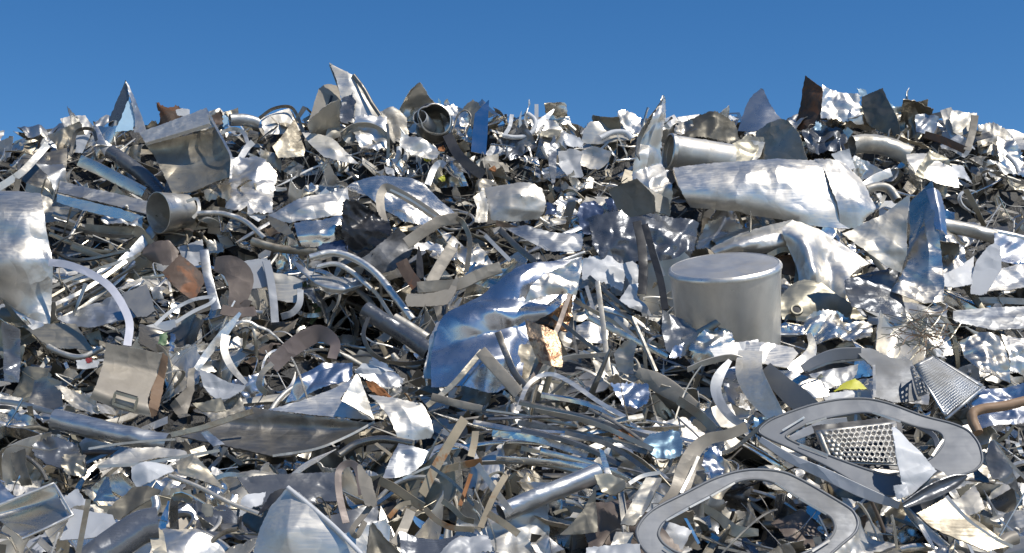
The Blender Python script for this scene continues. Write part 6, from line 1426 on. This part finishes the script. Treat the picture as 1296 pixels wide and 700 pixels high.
def cull(cell=4.0):
    """which pieces show: nearest piece per small cell of the view, from points on every face"""
    nx, ny = int(1296 / cell) + 1, int(700 / cell) + 1
    objs = [o for o in sc.objects if o.type == 'MESH' and o.name != 'ground']
    cache, X, Y, Z, I = {}, [], [], [], []
    for k, o in enumerate(objs):
        me = o.data
        P = cache.get(me.name)
        if P is None:
            v = np.empty(len(me.vertices) * 3); me.vertices.foreach_get('co', v); v = v.reshape(-1, 3)
            lt = np.empty(len(me.polygons), int); me.polygons.foreach_get('loop_start', lt)
            lv = np.empty(len(me.loops), int); me.loops.foreach_get('vertex_index', lv)
            nxt = np.append(lt[1:], len(lv)) - 1
            q0, q1, q2 = v[lv[lt]], v[lv[lt + 1]], v[lv[nxt - 1]]
            big = np.linalg.norm(q2 - q0, axis=1).max() if len(q0) else 0
            reps = [(q0 + q2) / 2, v]
            if big > .03: reps += [q0 + (q1 - q0) * f + (q2 - q1) * g for f in (.1, .3, .5, .7, .9) for g in (.1, .3, .5, .7, .9)]
            P = cache[me.name] = np.concatenate(reps)
        M = np.array(o.matrix_world)
        W = P @ M[:3, :3].T + M[:3, 3] - EYE
        z = W @ FWD; x = W @ RGT / z * FPX + 648; y = 350 - W @ UPV / z * FPX
        ok = (z > .1) & (x >= 0) & (x < 1296) & (y >= 0) & (y < 700)
        X.append(x[ok]); Y.append(y[ok]); Z.append(z[ok]); I.append(np.full(ok.sum(), k))
    X, Y, Z, I = map(np.concatenate, (X, Y, Z, I))
    c = (Y / cell).astype(int) * nx + (X / cell).astype(int)
    zb = np.full(nx * ny, 1e9); np.minimum.at(zb, c, Z)
    first = Z <= zb[c] + .004
    isf = np.array([o.name.split('.')[0] in KINDS and o.parent is None for o in objs])
    small = np.array([o.name.startswith('scrap_fragments') or o.name == 'mound' for o in objs])
    zh = np.full(nx * ny, 1e9); hm = ~(isf | small)[I]; np.minimum.at(zh, c[hm], Z[hm])
    key = np.unique(I[first] * (nx * ny) + c[first])
    ob, ce = key // (nx * ny), key % (nx * ny)
    n = np.bincount(ob, minlength=len(objs)); sx = np.bincount(ob, (ce % nx + .5) * cell, len(objs)); sy = np.bincount(ob, (ce // nx + .5) * cell, len(objs))
    over = np.bincount(ob, zh[ce] < 1e8, len(objs))      # how much of it lies across a large piece
    return {objs[k].name: [int(n[k]), sx[k], sy[k], over[k]] for k in range(len(objs)) if n[k]}


hits = cull()
keep = []
for rec in FILL:
    o = rec[0]
    if rec[1] in ('wire_tangle', 'thin_rod', 'curled_ribbon', 'metal_strip', 'pointed_shard'):
        B = np.array([o.matrix_world @ Vector(q) for q in o.bound_box]) - EYE
        bx_, by_ = B @ RGT / (B @ FWD) * FPX + 648, 350 - B @ UPV / (B @ FWD) * FPX
        if (by_ < np.interp(bx_, CX, CYY) - 14).any(): hits.pop(o.name, None)
    h = hits.get(rec[0].name)
    if h is None or h[0] < 3 or (h[3] > .35 * h[0] and h[3] > 5 and frng.random() < .85):
        bpy.data.objects.remove(rec[0])
    else:
        rec[3], rec[4] = h[1] / h[0], h[2] / h[0]; rec.append(h[0]); keep.append(rec)
FILL = []
for kd in KINDS:
    mine = sorted((r for r in keep if r[1] == kd), key=lambda r: -r[5])
    for r in mine[300:]: bpy.data.objects.remove(r[0])
    FILL += mine[:300]
MARKS = [('upturned drum', 915, 378), ('crushed duct', 975, 240), ('beige bin', 160, 482), ('mirror bright plate', 28, 325), ('big blue sheet', 610, 430), ('nearest chair frame', 945, 660), ('middle chair frame', 1100, 565),
         ('foil spike', 825, 200), ('hollow drum', 545, 165), ('blue mirror pane', 608, 160), ('folded fin plate', 975, 160), ('twisted fin', 448, 120), ('pointed blue panel', 160, 140), ('big dull grey sheet', 238, 190), ('metal cup', 215, 268),
         ('black glossy bag', 462, 295), ('tan bracket frame', 555, 335), ('cream and silver flap', 652, 256), ('wire nest', 1165, 420), ('tent shaped sheet', 1140, 320), ('brightest white panel', 1235, 345), ('triangular plate', 415, 505),
         ('dark pipe', 505, 420), ('longest rusty strip', 560, 580), ('smooth pipe', 695, 625), ('dented tray', 40, 650), ('long white oval plate', 180, 580), ('folded blue white plate', 380, 665), ('winged frame', 960, 485),
         ('olive panel', 1112, 140), ('white square plate', 325, 350), ('radiator piece', 690, 430), ('curved leaf plate', 1225, 660), ('white curved flat tube', 130, 370), ('large mirror sheet', 515, 252), ('foil pack', 1250, 455), ('brown hose', 1270, 515),
         ('grey curved fin', 740, 650), ('brown hoop', 445, 620), ('wide dark plate', 340, 548), ('curled tube', 658, 160)]


def sector(dx, dy):
    if abs(dx) < 26 and abs(dy) < 20: return 'on or against'
    if abs(dx) > 1.6 * abs(dy): return 'left of' if dx < 0 else 'right of'
    if abs(dy) > 1.6 * abs(dx): return 'above' if dy < 0 else 'below'
    return ('above and ' if dy < 0 else 'below and ') + ('left of' if dx < 0 else 'right of')


labels = {}
for rec in FILL:
    o, kind, tone, px, py, n = rec
    nm, mx, my = min(MARKS, key=lambda m: math.hypot(m[1] - px, (m[2] - py) * 1.3))
    dist = math.hypot(mx - px, my - py)
    far = 'close ' if dist < 48 else ''
    rel = sector(px - mx, py - my)
    base = f'{TONES[tone]} {KINDS[kind][2]} {"" if rel.startswith("on") else far}{rel} the {nm}'
    labels.setdefault(base, []).append(rec)
WORDS = {2: ['left one of two', 'right one of two'], 3: ['leftmost of three', 'middle one of three', 'rightmost of three'], 4: ['leftmost of four', 'second from left of four', 'third from left of four', 'rightmost of four']}
for base, recs in labels.items():
    recs.sort(key=lambda r: r[3])
    for i, rec in enumerate(recs):
        o = rec[0]
        l = base if len(recs) == 1 else f'{base}, {WORDS[len(recs)][i]}' if len(recs) in WORDS else f'{base}'
        grp = {'metal_strip': 'small metal strips through the heap', 'sheet_scrap': 'small sheet pieces through the heap', 'crumpled_foil': 'small crumpled sheets through the heap', 'tube_offcut': 'tube offcuts through the heap', 'thin_rod': 'thin rods through the heap',
               'wire_tangle': 'loose wires through the heap', 'bent_hoop': 'bent hoops through the heap', 'curled_ribbon': 'curled ribbons through the heap', 'pointed_shard': 'pointed shards through the heap'}[kind := rec[1]]
        tag(o, l, KINDS[kind][3], grp)
for o in list(sc.objects):
    if o.parent is not None:
        n = o.name.split('.')[0]
        for w in ('left_', 'right_', 'upper_', 'lower_', 'centre_', 'front_', 'back_', 'inner_'):
            if n.startswith(w): o.name = n[len(w):]
for name in list({o.name.split('.')[0] for o in sc.objects}):
    pass
print('pieces kept', len(FILL), {k: sum(1 for r in FILL if r[1] == k) for k in KINDS})
